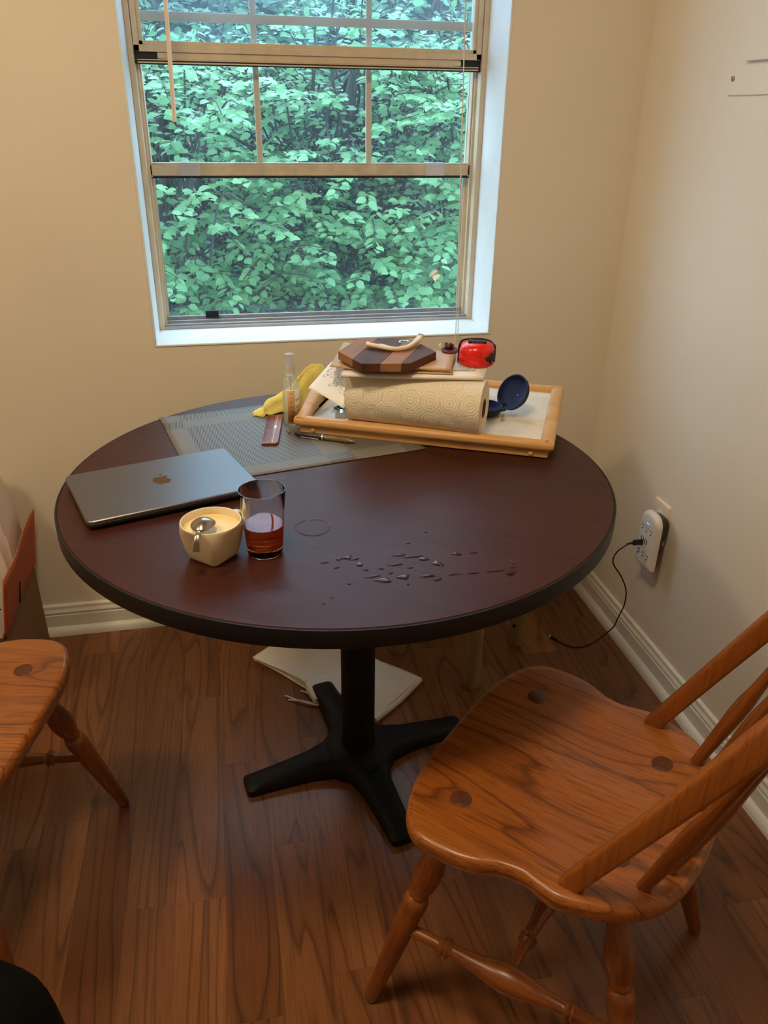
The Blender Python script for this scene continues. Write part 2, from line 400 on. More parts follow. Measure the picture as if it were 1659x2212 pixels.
# blind wand and cords hang from the head rail of a raised blind
bl = thing('window_blind', 'white raised blind with cream wand at the window top', 'blind', (-0.804, 0.045, WT))
B().box(-0.43, -0.02, -0.028, 0.43, 0.02, 0.0).obj('head_rail', TRIMW, bl, bevel=0.002)
for q in range(14):
    B().box(-0.425, -0.0125, -0.034-q*0.004, 0.425, 0.0125, -0.0325-q*0.004).obj('slat', TRIMW, bl, smooth=0)
B().box(-0.425, -0.014, -0.105, 0.425, 0.014, -0.090).obj('bottom_rail', TRIMW, bl, bevel=0.002)
wp = [(-0.335, -0.026, -0.02), (-0.3365, -0.065, -0.50), (-0.342, -0.065, -0.737)]
B().tube(wp, [0.0036, 0.0045, 0.0048], sec=[(math.cos(a*math.pi/3), math.sin(a*math.pi/3)) for a in range(6)]).obj('wand', WAND, bl, smooth=0, label='cream plastic wand')
for dx, dz in ((0.0, -1.262), (0.0062, -1.262)):
    cp = [(0.325+dx, -0.022, -0.02), (0.326+dx*0.2, -0.0555, -0.5), (0.337+dx*0.3, -0.055, -0.9), (0.3455+dx, -0.055, dz)]
    B().tube(spline(cp, 6), 0.0011, n=6).obj('cord', CORD, bl)

# ceiling lamp (out of frame, the warm light of the room)
def lamp(name, label, loc, strength, r=0.17):
    t = thing(name, label, 'lamp', loc, group='warm ceiling lamps')
    B().lathe([(r+0.01, 0), (r+0.012, -0.012), (r+0.006, -0.02), (r-0.01, -0.02)], 32).obj('rim', TRIMW, t)
    g = shader_mat('frosted_lamp_glass_'+name); em = g.n('ShaderNodeEmission'); em.inputs[0].default_value = (*LAMP_COL, 1); em.inputs[1].default_value = strength
    g.t.links.new(em.outputs[0], g.out.inputs[0])
    B().lathe([(r, -0.014)]+[(r*math.cos(a), -0.014-0.075*math.sin(a)) for a in [math.radians(15*k) for k in range(1, 6)]]+[(0.002, -0.0895)], 32).obj('dome', g.m, t)
    return t
lamp('ceiling_lamp', 'warm frosted dome lamp on the ceiling near the table', (-1.20, -1.40, 2.449), LAMP_STRENGTH)
lamp('ceiling_lamp', 'warm frosted dome lamp on the ceiling at the left of the room', (-2.30, -1.25, 2.449), LAMP_STRENGTH*0.9)

# ================================================================ TABLE
TX, TY, TR, TH = -0.8783, -0.6865, 0.5117, 0.75
tb = thing('round_table', 'round dark mahogany pedestal table with black base under the window', 'table', (TX, TY, 0))
NT = 128
def circ(r, z, n=NT): return [(r*math.cos(2*math.pi*i/n), r*math.sin(2*math.pi*i/n), z) for i in range(n)]
b = B().loft([circ(TR-0.004, TH-0.0305), circ(TR-0.004, TH-0.002), circ(TR-0.0055, TH)], caps=True)
top = b.obj('tabletop', TABLE, tb, smooth=30)
top.rotation_euler = (0, 0, math.radians(-32))
b = B().loft([circ(TR-0.0039, TH-0.0012), circ(TR-0.001, TH-0.0012), circ(TR, TH-0.003), circ(TR, TH-0.030), circ(TR-0.003, TH-0.032), circ(TR-0.0039, TH-0.032)], caps=False)
b.obj('edge_band', EDGEB, tb, smooth=30)
BX, BY = -0.841-TX, -0.661-TY
pole = B().lathe([(0.041, 0.052), (0.0385, 0.066), (0.038, 0.085), (0.038, 0.70), (0.05, 0.705), (0.05, 0.7185)], 40)
pole.obj('pole', IRON, tb, loc=(BX, BY, 0))
B().box(-0.15, -0.03, 0.708, 0.15, 0.03, 0.7185).box(-0.03, -0.15, 0.708, 0.03, 0.15, 0.7185).obj('mounting_plate', IRON, tb, loc=(BX, BY, 0), rot=(0, 0, math.radians(12)), bevel=0.003)
# cast four-arm base: one star-shaped casting
def base_casting():
    arms = 4; tip = 0.272; n_arc = 7
    lev = [(0.0, 1.0, 0.0), (0.012, 1.0, 0.0)]
    # outline of the star, counter-clockwise; each vertex carries distance from hub for its height
    out = []
    for a in range(arms):
        ang = math.radians(11.5+90*a); ca, sa = math.cos(ang), math.sin(ang)
        def P(l, wd): return (l*ca-wd*sa, l*sa+wd*ca, l)
        out += [P(0.075, -0.046), P(0.12, -0.035), P(0.18, -0.031), P(0.24, -0.0285), P(tip-0.006, -0.0275), P(tip, -0.020)]
        out += [P(tip, 0.020), P(tip-0.006, 0.0275), P(0.24, 0.0285), P(0.18, 0.031), P(0.12, 0.035), P(0.075, 0.046)]
    def hgt(l): return 0.026+0.026*max(0.0, 1-(l-0.03)/0.24)
    def inset(k, d):
        x, y, l = out[k]
        a = math.radians(11.5+90*(k//12)); ca, sa = math.cos(a), math.sin(a)
        u_ = x*ca+y*sa; v_ = -x*sa+y*ca
        v2 = v_-math.copysign(min(d, abs(v_)), v_); u2_ = u_-d*(0.9 if l > 0.25 else 0.25)
        return (u2_*ca-v2*sa, u2_*sa+v2*ca)
    r0 = [(x, y, 0.0) for x, y, l in out]; r1 = [(x, y, hgt(l)*0.62) for x, y, l in out]
    r2_ = [(*inset(k, 0.009), hgt(out[k][2])*0.92) for k in range(len(out))]
    r3 = [(*inset(k, 0.016), hgt(out[k][2])) for k in range(len(out))]
    rc = [(p[0]*0.25, p[1]*0.25, 0.056) for p in r3]
    return B().loft([r0, r1, r2_, r3]).add([], []), r3
bc, r3 = base_casting()
# add the hub dome over the crossing
bc.lathe([(0.085, 0.03), (0.075, 0.048), (0.060, 0.054), (0.040, 0.056)], 32)
bc.obj('base', IRON, tb, smooth=45, loc=(BX, BY, 0))
for a in range(4):
    ang = math.radians(11.5+90*a)

# ================================================================ CHAIRS
def make_chair(name, label):
    t = thing(name, label, 'chair')
    half = [(0.088, 0.0), (0.0865, 0.09), (0.0765, 0.16), (0.053, 0.213), (0.022, 0.237), (-0.028, 0.240), (-0.066, 0.232), (-0.098, 0.217), (-0.132, 0.211), (-0.163, 0.217), (-0.192, 0.219),
            (-0.248, 0.200), (-0.287, 0.172), (-0.311, 0.140), (-0.327, 0.095), (-0.334, 0.048), (-0.336, 0.0)]
    pts = [(x, y, 0) for x, y in half]+[(x, -y, 0) for x, y in half[-2:0:-1]]
    sm = spline(pts+[pts[0]], 4)[:-1]; ol = [(p.x, p.y) for p in sm]
    cx, cy = -0.12, 0.0
    def scoop(x, y, k):  # saddle depth, deepest behind centre; pommel at the front
        d = math.exp(-(((x+0.15)/0.13)**2+((abs(y)-0.055)/0.12)**2))
        return -0.013*d*min(1, (1-k)*2.2)
    def ring(k, z, dip=True):
        r = []
        for x, y in ol:
            X = cx+(x-cx)*k; Y = cy+(y-cy)*k
            r.append((X, Y, z+(scoop(X, Y, k) if dip else 0)))
        return r
    S0 = 0.445; b = B()
    rings = [ring(0.02, S0-0.036, False), ring(0.90, S0-0.036, False), ring(0.965, S0-0.033, False), ring(0.992, S0-0.026, False), ring(1.0, S0-0.016, False), ring(0.997, S0-0.008, False), ring(0.985, S0-0.0025, False), ring(0.962, S0, False)]
    rings += [ring(k, S0) for k in (0.92, 0.86, 0.78, 0.68, 0.57, 0.46, 0.35, 0.24, 0.13, 0.02)]
    b.loft(rings)
    seat = b.obj('seat', OAK, t, smooth=60)
    ten = [(0.0, 0.141), (0.0, -0.141), (-0.231, 0.108), (-0.231, -0.108)]
    foot = [(0.095, 0.2415), (0.095, -0.2415), (-0.339, 0.204), (-0.339, -0.204)]
    for (x, y) in ten:
        hit, lc, nr, fi = seat.ray_cast(Vector((x, y, 1.0)), Vector((0, 0, -1)))
        q_ = Vector((0, 0, 1)).rotation_difference(nr).to_matrix().to_4x4(); q_.translation = lc
        B().lathe([(0.0165, -0.004), (0.0165, 0.0006), (0.0160, 0.0009)], 24).obj('tenon', TENON, seat).matrix_local = q_ @ Matrix.Rotation(random.uniform(0, 3), 4, 'Z')
    prof = [(0.0135, 0.0), (0.0138, 0.03), (0.0162, 0.036), (0.0162, 0.048), (0.0130, 0.054), (0.0140, 0.080), (0.0180, 0.115), (0.0222, 0.145), (0.0228, 0.163), (0.0200, 0.185), (0.0150, 0.199),
            (0.0165, 0.203), (0.0165, 0.208), (0.0150, 0.211), (0.0195, 0.216), (0.0210, 0.226), (0.0205, 0.240), (0.0195, 0.244), (0.0200, 0.248), (0.0185, 0.30), (0.0165, 0.36), (0.0135, 0.43), (0.0115, 0.475), (0.0095, 0.482)]
    legpts = []
    for (tx, ty), (fx, fy) in zip(ten, foot):
        a = Vector((tx, ty, S0-0.012)); f = Vector((fx, fy, 0.004)); M, L = align(a, f); s_ = L/0.482
        lo = B().lathe([(r, z*s_) for r, z in prof], 24); lo_ = lo.obj('leg', OAKT, t, smooth=50); lo_.matrix_local = M
        B().lathe([(0.009, L-0.004), (0.0098, L-0.001), (0.008, L+0.003)], 16).obj('foot_glide', BLACK, lo_)
        legpts.append((a, f))
    sprof = [(0.0075, 0.0), (0.0095, 0.05), (0.0100, 0.17), (0.0100, 0.185), (0.0155, 0.20), (0.0125, 0.213), (0.0165, 0.225), (0.0110, 0.238), (0.0105, 0.25), (0.0140, 0.35), (0.0205, 0.44), (0.0228, 0.50),
             (0.0205, 0.56), (0.0140, 0.65), (0.0105, 0.75), (0.0110, 0.762), (0.0165, 0.775), (0.0125, 0.787), (0.0155, 0.80), (0.0100, 0.815), (0.0095, 0.95), (0.0075, 1.0)]
    mids = []
    for i, j in ((0, 2), (1, 3)):
        pa = legpts[i][0].lerp(legpts[i][1], 0.60); pb = legpts[j][0].lerp(legpts[j][1], 0.62)
        M, L = align(pa, pb); o = B().lathe([(r, z*L) for r, z in sprof], 20).obj('side_stretcher', OAKT, t, smooth=50); o.matrix_local = M
        mids.append(pa.lerp(pb, 0.5))
    M, L = align(mids[0], mids[1]); o = B().lathe([(r*0.92, z*L) for r, z in sprof], 20).obj('cross_stretcher', OAKT, t, smooth=50); o.matrix_local = M
    # hoop back
    lean = 0.51
    def hoop(s):  # s 0..1 along the bow, in the leaning plane
        a = math.pi*s; hw = 0.190+0.012*math.sin(a)
        h = 0.60*math.sin(a)**0.62
        yy = math.copysign(abs(math.cos(a))**0.55, math.cos(a))*hw
        return Vector((-0.19-h*math.sin(0.472), yy, S0-0.004+h*math.cos(0.472)))
    path = [hoop(i/60) for i in range(61)]
    sec = [(0.0175*x, 0.0120*y) for x, y in rrect(2.0, 2.0, 0.42, 3)]
    rad = [0.80+0.20*min(1, min(i, 60-i)/9) for i in range(61)]
    B().tube(path, rad, sec=sec, up=(-0.9, 0, -0.4)).obj('hoop', OAKB, t, smooth=50)
    nrm = Vector((math.cos(0.472), 0, math.sin(0.472)))
    for yy in (-0.138, -0.092, -0.046, 0.0, 0.046, 0.092, 0.138):
        x0 = -0.312+0.038*(abs(yy)/0.138)**2
        # top meets the hoop
        best = min(path[12:49], key=lambda p: abs(p.y-yy*1.12))
        a = Vector((x0, yy, S0-0.006)); M, L = align(a, best)
        sp = [(0.0088, 0), (0.0095, 0.06), (0.0112, 0.16), (0.0128, 0.25), (0.0126, 0.31), (0.0098, 0.38), (0.0078, 0.50), (0.0066, 0.75), (0.0058, 0.97)]
        o = B().lathe([(r, z*L) for r, z in sp], 14).obj('spindle', OAKT, t, smooth=50); o.matrix_local = M
    return t
ch1 = make_chair('windsor_chair', 'honey oak hoop back chair with spindles in the right foreground')
ch1['group'] = 'oak hoop back chairs at the table'
ch2 = copy_tree(ch1)
ch1.location = (-0.680, -1.127, 0); ch1.rotation_euler = (0, 0, math.radians(135))
ch2.location = (-1.5207, -0.9181, 0); ch2.rotation_euler = (0, 0, math.radians(-14))
ch2['label'] = 'honey oak chair at the left edge with only seat corner and turned leg showing'

# ================================================================ STOOL under the table
st = thing('stool', 'wooden stool with thick round legs under the back of the table', 'stool', (-0.487, -0.2845, 0), math.radians(41))
B().lathe([(0.165, 0.405), (0.172, 0.412), (0.172, 0.428), (0.165, 0.435), (0.02, 0.435)], 40).obj('seat', STOOLW, st)
for sx in (-1, 1):
    for sy in (-1, 1):
        o = B().lathe([(0.0195, 0.0), (0.0225, 0.006), (0.0225, 0.40), (0.018, 0.406)], 24).obj('leg', STOOLW, st, loc=(sx*0.123, sy*0.123, 0))
        B().lathe([(0.0005, 0.0), (0.0058, 0.0003), (0.0062, 0.0008)], 14).obj('bolt_cap', BLACK, o, loc=(sx*-0.0225, 0, 0.07), rot=(0, math.radians(-90*sx), 0))
B().box(-0.123, -0.010, 0.34, 0.123, 0.010, 0.39).obj('apron', STOOLW, st, loc=(0, 0.123, 0), bevel=0.002)
B().box(-0.123, -0.010, 0.34, 0.123, 0.010, 0.39).obj('apron', STOOLW, st, loc=(0, -0.123, 0), bevel=0.002)

# ================================================================ things on the table
MATL = plain('grey_woven_vinyl', (116, 112, 108), 0.55, noise=0.06, nscale=900, bump=0.25, bscale=1400)
g = G('striped_woven_vinyl'); o_ = g.obj(); sx = g.n('ShaderNodeSeparateXYZ'); g.put(sx.inputs[0], o_)
fr_ = g.math('FRACT', g.math('MULTIPLY', g.math('ADD', sx.outputs[0], g.math('MULTIPLY', sx.outputs[1], -0.16)), 1/0.0031))
g.set(Base_Color=g.ramp(fr_, [(0.36, lin((20, 17, 17))), (0.46, lin((136, 131, 128))), (0.86, lin((136, 131, 128))), (0.96, lin((20, 17, 17)))]), Roughness=0.5)
g.bump(fr_, 0.3, 0.0005); MATS_ST = g.m
pm = thing('placemat', 'grey woven vinyl placemat with dark striped fields', 'placemat', (-1.1510, -0.6925, TH), math.radians(12.1))
PW, PD = 0.475, 0.385
us = [0, 0.042, 0.27, 0.325, 0.435, PW]; vs_ = [0, 0.045, 0.300, 0.345, PD]
def fine(arr, st_):
    out = [];
    for a, c in zip(arr[:-1], arr[1:]):
        n_ = max(1, int((c-a)/st_)); out += [a+(c-a)*k/n_ for k in range(n_)]
    return out+[arr[-1]]
ufine, vfine = fine(us, 0.012), fine(vs_, 0.012)
ca, sa = math.cos(math.radians(12.1)), math.sin(math.radians(12.1))
def drape(u_, v_):
    x = -1.1510+u_*ca-v_*sa; y = -0.6925+u_*sa+v_*ca
    dx, dy = x-TX, y-TY; r = math.hypot(dx, dy); z = 0.0012
    if r > TR+0.001:
        over = r-TR-0.001; k = (TR+0.0016+0.25*over)/r; z = 0.0012-0.96*over
        x, y = TX+dx*k, TY+dy*k
    X, Y = x+1.1510, y+0.6925
    return (X*ca+Y*sa, -X*sa+Y*ca, z)
def band(u_, v_):
    cu = [i for i in range(len(us)-1) if us[i] <= u_ <= us[i+1]][0]; cv = [i for i in range(len(vs_)-1) if vs_[i] <= v_ <= vs_[i+1]][0]
    colL = cu in (0, 2, 4); rowL = cv in (0, 2)
    return 0 if colL != rowL else 1
b = B(); nu, nv = len(ufine), len(vfine)
b.v = [drape(u_, v_) for v_ in vfine for u_ in ufine]
for j in range(nv-1):
    for i in range(nu-1):
        b.f.append((j*nu+i, j*nu+i+1, (j+1)*nu+i+1, (j+1)*nu+i)); b.mi.append(band((ufine[i]+ufine[i+1])/2, (vfine[j]+vfine[j+1])/2))
b.obj('mat', [MATL, MATS_ST], pm, smooth=60, solid=0.0014)

# laptop
LAPM = plain('grey_anodised_aluminium', (112, 111, 115), 0.36, metal=0.85, noise=0.01, nscale=5)
LAPD = plain('dark_aluminium_base', (92, 90, 92), 0.4, metal=0.85, noise=0.02)
LOGO = plain('polished_logo', (120, 96, 70), 0.15, metal=1.0, noise=0.01)
lp = thing('laptop', 'closed grey aluminium laptop lying on table and placemat corner', 'laptop', (-1.2045, -0.7035, TH+0.0026), math.radians(17.8))
LW, LD = 0.304, 0.209
def slab(w_, d_, r, prof):
    return B().loft([[(x, y, z) for x, y in rrect(w_-2*i, d_-2*i, max(r-i, 0.001), 6)] for i, z in prof])
slab(LW, LD, 0.012, [(0.010, 0.0005), (0.004, 0.002), (0.001, 0.005), (0.0, 0.0085), (0.0, 0.0098), (0.0006, 0.0102)]).obj('base', LAPD, lp, smooth=40)
slab(LW, LD, 0.012, [(0.0012, 0.0104), (0.0002, 0.0108), (0.0, 0.0120), (0.0006, 0.0145), (0.0020, 0.0158), (0.004, 0.0162)]).obj('lid', LAPM, lp, smooth=10)
for sx in (-1, 1):
    for sy in (-1, 1):
        B().lathe([(0.006, -0.0012), (0.007, 0.0), (0.007, 0.001)], 14).obj('rubber_foot', BLACK, lp, loc=(sx*0.125, sy*0.08, 0))
# apple-shaped mark with a bite and a leaf
body = [(0.0, 0.40), (0.10, 0.44), (0.20, 0.47), (0.30, 0.46), (0.395, 0.395), (0.33, 0.32), (0.295, 0.21), (0.32, 0.07), (0.40, -0.03), (0.455, -0.055), (0.41, -0.20), (0.32, -0.36), (0.23, -0.475), (0.15, -0.50), (0.07, -0.475), (0.0, -0.455),
        (-0.08, -0.475), (-0.16, -0.50), (-0.24, -0.46), (-0.34, -0.33), (-0.42, -0.14), (-0.45, 0.05), (-0.43, 0.24), (-0.36, 0.38), (-0.25, 0.46), (-0.14, 0.46), (-0.06, 0.42)]
leaf_ = [(0.0, 0.53), (0.02, 0.65), (0.09, 0.74), (0.19, 0.80), (0.17, 0.66), (0.10, 0.57)]
LS = 0.035
for nm, ol in (('logo_apple', body), ('logo_leaf', leaf_)):
    sm = spline([(x*LS, y*LS, 0) for x, y in ol+[ol[0]]], 4)[:-1]
    B().prism([(p.x, p.y) for p in sm], 0.0160, 0.01628).obj('logo_mark', LOGO, lp, smooth=0, loc=(0.0, 0.004, 0), label='apple shaped emblem with a bite')

# square-footed mug with custard, spoon
CER = plain('cream_ceramic', (232, 216, 184), 0.28, noise=0.01)
CUST = plain('cream_custard', (240, 214, 150), 0.45, noise=0.04, nscale=60, bump=0.1, bscale=60)
STEEL = plain('spoon_steel', (170, 160, 150), 0.22, metal=1.0, noise=0.05, nscale=50)
cup = thing('mug', 'cream mug with square foot and round rim holding pale soup', 'mug', (-1.1175, -0.9605, TH), math.radians(47))
def cupring(k, r, z):
    rr = []
    for i in range(64):
        a = 2*math.pi*i/64; c_, s_ = math.cos(a), math.sin(a)
        p = 2+10*(1-k)**1.2
        q = 1/((abs(c_)**p+abs(s_)**p)**(1/p))
        rr.append((c_*q*r, s_*q*r, z))
    return rr
CH = 0.0615
outp = [(0.10, 0.0250, 0.0), (0.10, 0.0270, 0.0012), (0.12, 0.0285, 0.004), (0.30, 0.0325, 0.018), (0.55, 0.0365, 0.032), (0.78, 0.0410, 0.046), (0.95, 0.0450, 0.058), (1.0, 0.0462, 0.0612), (1.0, 0.0457, 0.0624), (1.0, 0.0445, 0.0624), (1.0, 0.0437, 0.0612),
        (0.95, 0.0420, 0.055), (0.75, 0.0378, 0.043), (0.5, 0.0335, 0.029), (0.3, 0.029, 0.015), (0.15, 0.024, 0.006), (0.15, 0.002, 0.006)]
B().loft([cupring(k, r, z) for k, r, z in outp]).obj('cup_body', CER, cup, smooth=55)
hp = spline([(0.0425, 0, 0.054), (0.056, 0, 0.053), (0.063, 0, 0.045), (0.060, 0, 0.033), (0.046, 0, 0.022), (0.0345, 0, 0.018)], 6)
B().tube(hp, 1.0, sec=[(0.0045*x, 0.0065*y) for x, y in rrect(2, 2, 0.8, 4)]).obj('handle', CER, cup, smooth=60, rot=(0, 0, math.radians(-3)))
soup = B().loft([cupring(0.93, 0.0405, 0.0500), cupring(0.93, 0.0408, 0.0512), cupring(0.93, 0.030, 0.0514), cupring(1, 0.015, 0.0510), cupring(1, 0.001, 0.0508)]).obj('soup', CUST, cup, smooth=60)
sp = thing('spoon', 'steel teaspoon resting upside down on the mug rim', 'spoon', (-1.1290, -0.9790, TH+0.0655), math.radians(-103))
def spoon_bowl(u_, v_):
    a = 2*math.pi*u_; r = v_
    x = -0.0225*r*math.cos(a); y = 0.0178*r*math.sin(a)*(1-0.18*math.cos(a)*-1)
    return (x, y, 0.0105*(1-r*r)-0.001)
B().grid(spoon_bowl, 32, 8).obj('bowl', STEEL, sp, smooth=80, solid=0.0012)
hpth = spline([(0.0195, 0, 0.0000), (0.028, 0, 0.0015), (0.034, 0, -0.0005), (0.040, 0, -0.006), (0.045, 0, -0.013), (0.049, 0, -0.0195)], 5)
hr = [0.5+0.9*max(0, (i/(len(hpth)-1)-0.3))**1.0 for i in range(len(hpth))]
secs = [(0.0012*x, 0.0062*y) for x, y in rrect(2, 2, 0.9, 4)]
b = B()
ringsH = []
for i, p in enumerate(hpth):
    d = (hpth[min(i+1, len(hpth)-1)]-hpth[max(i-1, 0)]).normalized(); nx = Vector((0, 1, 0)).cross(d).normalized()
    ringsH.append([tuple(p+nx*a_+Vector((0, 1, 0))*c_*hr[i]) for a_, c_ in secs])
b.loft(ringsH).obj('handle', STEEL, sp, smooth=60)

# glass of tea
g = G('clear_glass'); g.set(Base_Color=(1, 1, 1, 1), Roughness=0.0); g.b.inputs['Transmission Weight'].default_value = 1.0; g.b.inputs['IOR'].default_value = 1.45; GLASS = g.m
g = G('red_tea'); g.set(Roughness=0.0)
o_ = g.obj(); sz = g.n('ShaderNodeSeparateXYZ'); g.put(sz.inputs[0], o_)
g.set(Base_Color=lin((238, 96, 44))); g.b.inputs['Transmission Weight'].default_value = 0.84; g.b.inputs['IOR'].default_value = 1.34; TEA = g.m
gt = thing('drinking_glass', 'clear tumbler half full of red tea beside the mug', 'glass', (-1.0385, -0.9635, TH))
GH = 0.1095
B().lathe([(0.001, 0.0), (0.0225, 0.0), (0.0262, 0.0018), (0.0278, 0.006), (0.0295, 0.03), (0.0330, 0.075), (0.0358, GH-0.002), (0.0355, GH), (0.0348, GH), (0.0343, GH-0.002), (0.0317, 0.075), (0.0281, 0.03), (0.0262, 0.0165), (0.022, 0.0133), (0.001, 0.0128)], 64).obj('tumbler', GLASS, gt, smooth=50)
B().lathe([(0.001, 0.0127), (0.0221, 0.0132), (0.0263, 0.0164), (0.0282, 0.03), (0.0302, 0.0515), (0.001, 0.0515)], 64).obj('tea', TEA, gt, smooth=40, label='red tea')

# spray bottle
BOTM = glass_pane('thin_clear_plastic', 0.20, tint=(0.97, 0.96, 0.90), hz=(0.9, 0.85, 0.7))
g = G('frosted_plastic'); g.set(Base_Color=lin((236, 232, 226)), Roughness=0.35); g.b.inputs['Transmission Weight'].default_value = 0.6; g.b.inputs['IOR'].default_value = 1.3; FROST = g.m
LBL = plain('label_paper', (236, 226, 208), 0.5, noise=0.01); LBT = plain('label_tan_band', (206, 160, 108), 0.5, noise=0.02); INK = plain('brown_ink', (92, 56, 36), 0.6); INKB = plain('dark_ink', (54, 54, 62), 0.6)
bt = thing('spray_bottle', 'clear plastic spray bottle with tan label next to the tray', 'bottle', (-0.9435, -0.4080, TH+0.0022), math.radians(-5))
BR = 0.0178
B().lathe([(0.001, 0.0), (0.014, 0.0), (0.0168, 0.0015), (BR, 0.005), (BR, 0.095), (0.0172, 0.101), (0.0145, 0.107), (0.0108, 0.1105), (0.0102, 0.117), (0.0095, 0.117), (0.0098, 0.1105), (0.0138, 0.1062), (0.0164, 0.1005), (BR-0.0007, 0.095), (BR-0.0007, 0.006), (0.0158, 0.0022), (0.001, 0.002)], 40).obj('bottle_body', BOTM, bt, smooth=45)
B().lathe([(0.0112, 0.1125), (0.0115, 0.114), (0.0115, 0.1235), (0.0105, 0.125), (0.0105, 0.1275), (0.0100, 0.129), (0.0100, 0.131)], 32).obj('collar', FROST, bt, smooth=40)
B().lathe([(0.0098, 0.1305), (0.0092, 0.134), (0.0088, 0.1555), (0.0098, 0.1568), (0.0098, 0.1585), (0.0080, 0.159), (0.004, 0.157)], 32).obj('spray_cap', FROST, bt, smooth=40)
B().tube([(0, 0, 0.012), (0.001, 0, 0.06), (0, 0, 0.112)], 0.0016, n=8).obj('dip_tube', FROST, bt)
def lab(a0, a1, z0, z1, r, n_=12):
    return B().grid(lambda u_, v_: (r*math.cos(a0+(a1-a0)*u_), r*math.sin(a0+(a1-a0)*u_), z0+(z1-z0)*v_), n_, 1)
c0 = math.radians(-100)
lab(c0-0.38, c0+1.75, 0.008, 0.0845, BR+0.0003).obj('label', LBL, bt, smooth=80, solid=0.0002)
lab(c0-0.25, c0+0.62, 0.0115, 0.0815, BR+0.0005).obj('label_band', LBT, bt, smooth=80, solid=0.0002)
def on_cyl(a, z, r):
    x = Vector((-math.sin(a), math.cos(a), 0)); y = Vector((0, 0, 1)); zz = Vector((math.cos(a), math.sin(a), 0))
    M = Matrix((x, y, zz)).transposed().to_4x4(); M.translation = zz*r+Vector((0, 0, z)); return M
lines_ = ['No\nSulfates', 'No\nParabens', 'No\nMineral\nOil', 'No\nPropylene\nGlycol', 'No\nPetrolatum', 'No\nAnimal\nTesting', 'No\nPhthalates']
for i, tx in enumerate(lines_):
    text_mesh('label_text', tx, 0.0026, INK, bt, on_cyl(c0+0.185, 0.0765-i*0.0101, BR+0.0008), spacing=0.9)
for k, (dz, txt, s_) in enumerate(((0.062, 'Bath', 0.0075), (0.046, 'Body', 0.006), (0.022, 'oil', 0.005))):
    M = on_cyl(c0+1.02, dz, BR+0.0012) @ Matrix.Rotation(math.radians(12), 4, 'Z')
    text_mesh('label_text', txt, s_, INKB, bt, M)

# yellow microfibre cloth slumped behind the bottle
YEL = plain('yellow_microfibre', (255, 236, 138), 0.9, noise=0.05, nscale=300, bump=0.5, bscale=900, bdist=0.001)
yc = thing('cleaning_cloth', 'crumpled yellow cleaning cloth behind the spray bottle', 'cloth', (-0.95, -0.32, TH+0.002))
ctrl = [  # rows from the low left tip to the raised right end, each front -> back (local metres)
    [(-0.074, -0.022, 0.000), (-0.076, -0.016, 0.006), (-0.070, -0.008, 0.006), (-0.066, -0.004, 0.000)],
    [(-0.052, -0.030, 0.000), (-0.054, -0.022, 0.015), (-0.048, -0.006, 0.016), (-0.042, 0.004, 0.000)],
    [(-0.044, -0.026, 0.004), (-0.046, -0.018, 0.026), (-0.036, 0.000, 0.030), (-0.030, 0.014, 0.001)],
    [(-0.016, -0.020, 0.004), (-0.016, -0.012, 0.034), (-0.008, 0.004, 0.042), (-0.002, 0.018, 0.001)],
    [(0.004, -0.012, 0.002), (0.010, -0.006, 0.040), (0.016, 0.008, 0.056), (0.020, 0.022, 0.001)],
    [(0.026, -0.002, 0.001), (0.030, 0.002, 0.055), (0.038, 0.010, 0.080), (0.042, 0.026, 0.001)],
    [(0.048, 0.004, 0.001), (0.052, 0.006, 0.072), (0.060, 0.012, 0.099), (0.064, 0.026, 0.001)],
    [(0.070, 0.008, 0.001), (0.076, 0.010, 0.078), (0.084, 0.014, 0.100), (0.084, 0.026, 0.001)],
    [(0.088, 0.012, 0.000), (0.094, 0.012, 0.060), (0.099, 0.016, 0.078), (0.098, 0.026, 0.001)]]
rows = [spline(r, 6) for r in ctrl]
cols = [spline([r[k] for r in rows], 5) for k in range(len(rows[0]))]
nr, nc = len(cols[0]), len(cols)
b = B(); b.v = []
for j in range(nr):
    for k in range(nc):
        p = cols[k][j]; wv = 0.0022*math.sin(j*0.9+k*0.55)+0.0015*math.sin(j*0.37-k*1.1)
        b.v.append((p.x+wv*0.6, p.y+wv, max(0.0, p.z+wv*0.5)))
for j in range(nr-1):
    for k in range(nc-1): b.f.append((j*nc+k, j*nc+k+1, (j+1)*nc+k+1, (j+1)*nc+k)); b.mi.append(0)
b.obj('cloth', YEL, yc, smooth=180, solid=0.002, sub=1)

# comb
CMB = wood('comb_wood', (70, 26, 18), (128, 62, 44), (150, 80, 58), axis=1, scale=18, stretch=8, rings=4, line=0.4, rough=0.35, bump=0.02)
CMBL = plain('pale_inlay', (216, 160, 110), 0.4); SILV = plain('silver_plate', (200, 204, 210), 0.3, metal=0.8)
cb = thing('comb', 'reddish wooden comb lying on the placemat', 'comb', (-0.9880, -0.4400, TH+0.0032), math.radians(-8.5))
CL = 0.172
b = B().prism([(0.0, -CL/2), (0.013, -CL/2), (0.0175, -CL/2+0.008), (0.0175, CL/2-0.008), (0.013, CL/2), (0.0, CL/2)], 0, 0.0045)
spine = b.obj('spine', CMB, cb, bevel=0.0012)
for y0 in (-CL/2, CL/2-0.006): B().box(-0.0172, y0, 0.0002, 0.0, y0+0.006, 0.0042).obj('end_guard', CMB, cb, bevel=0.001)
nt = 46; b = B()
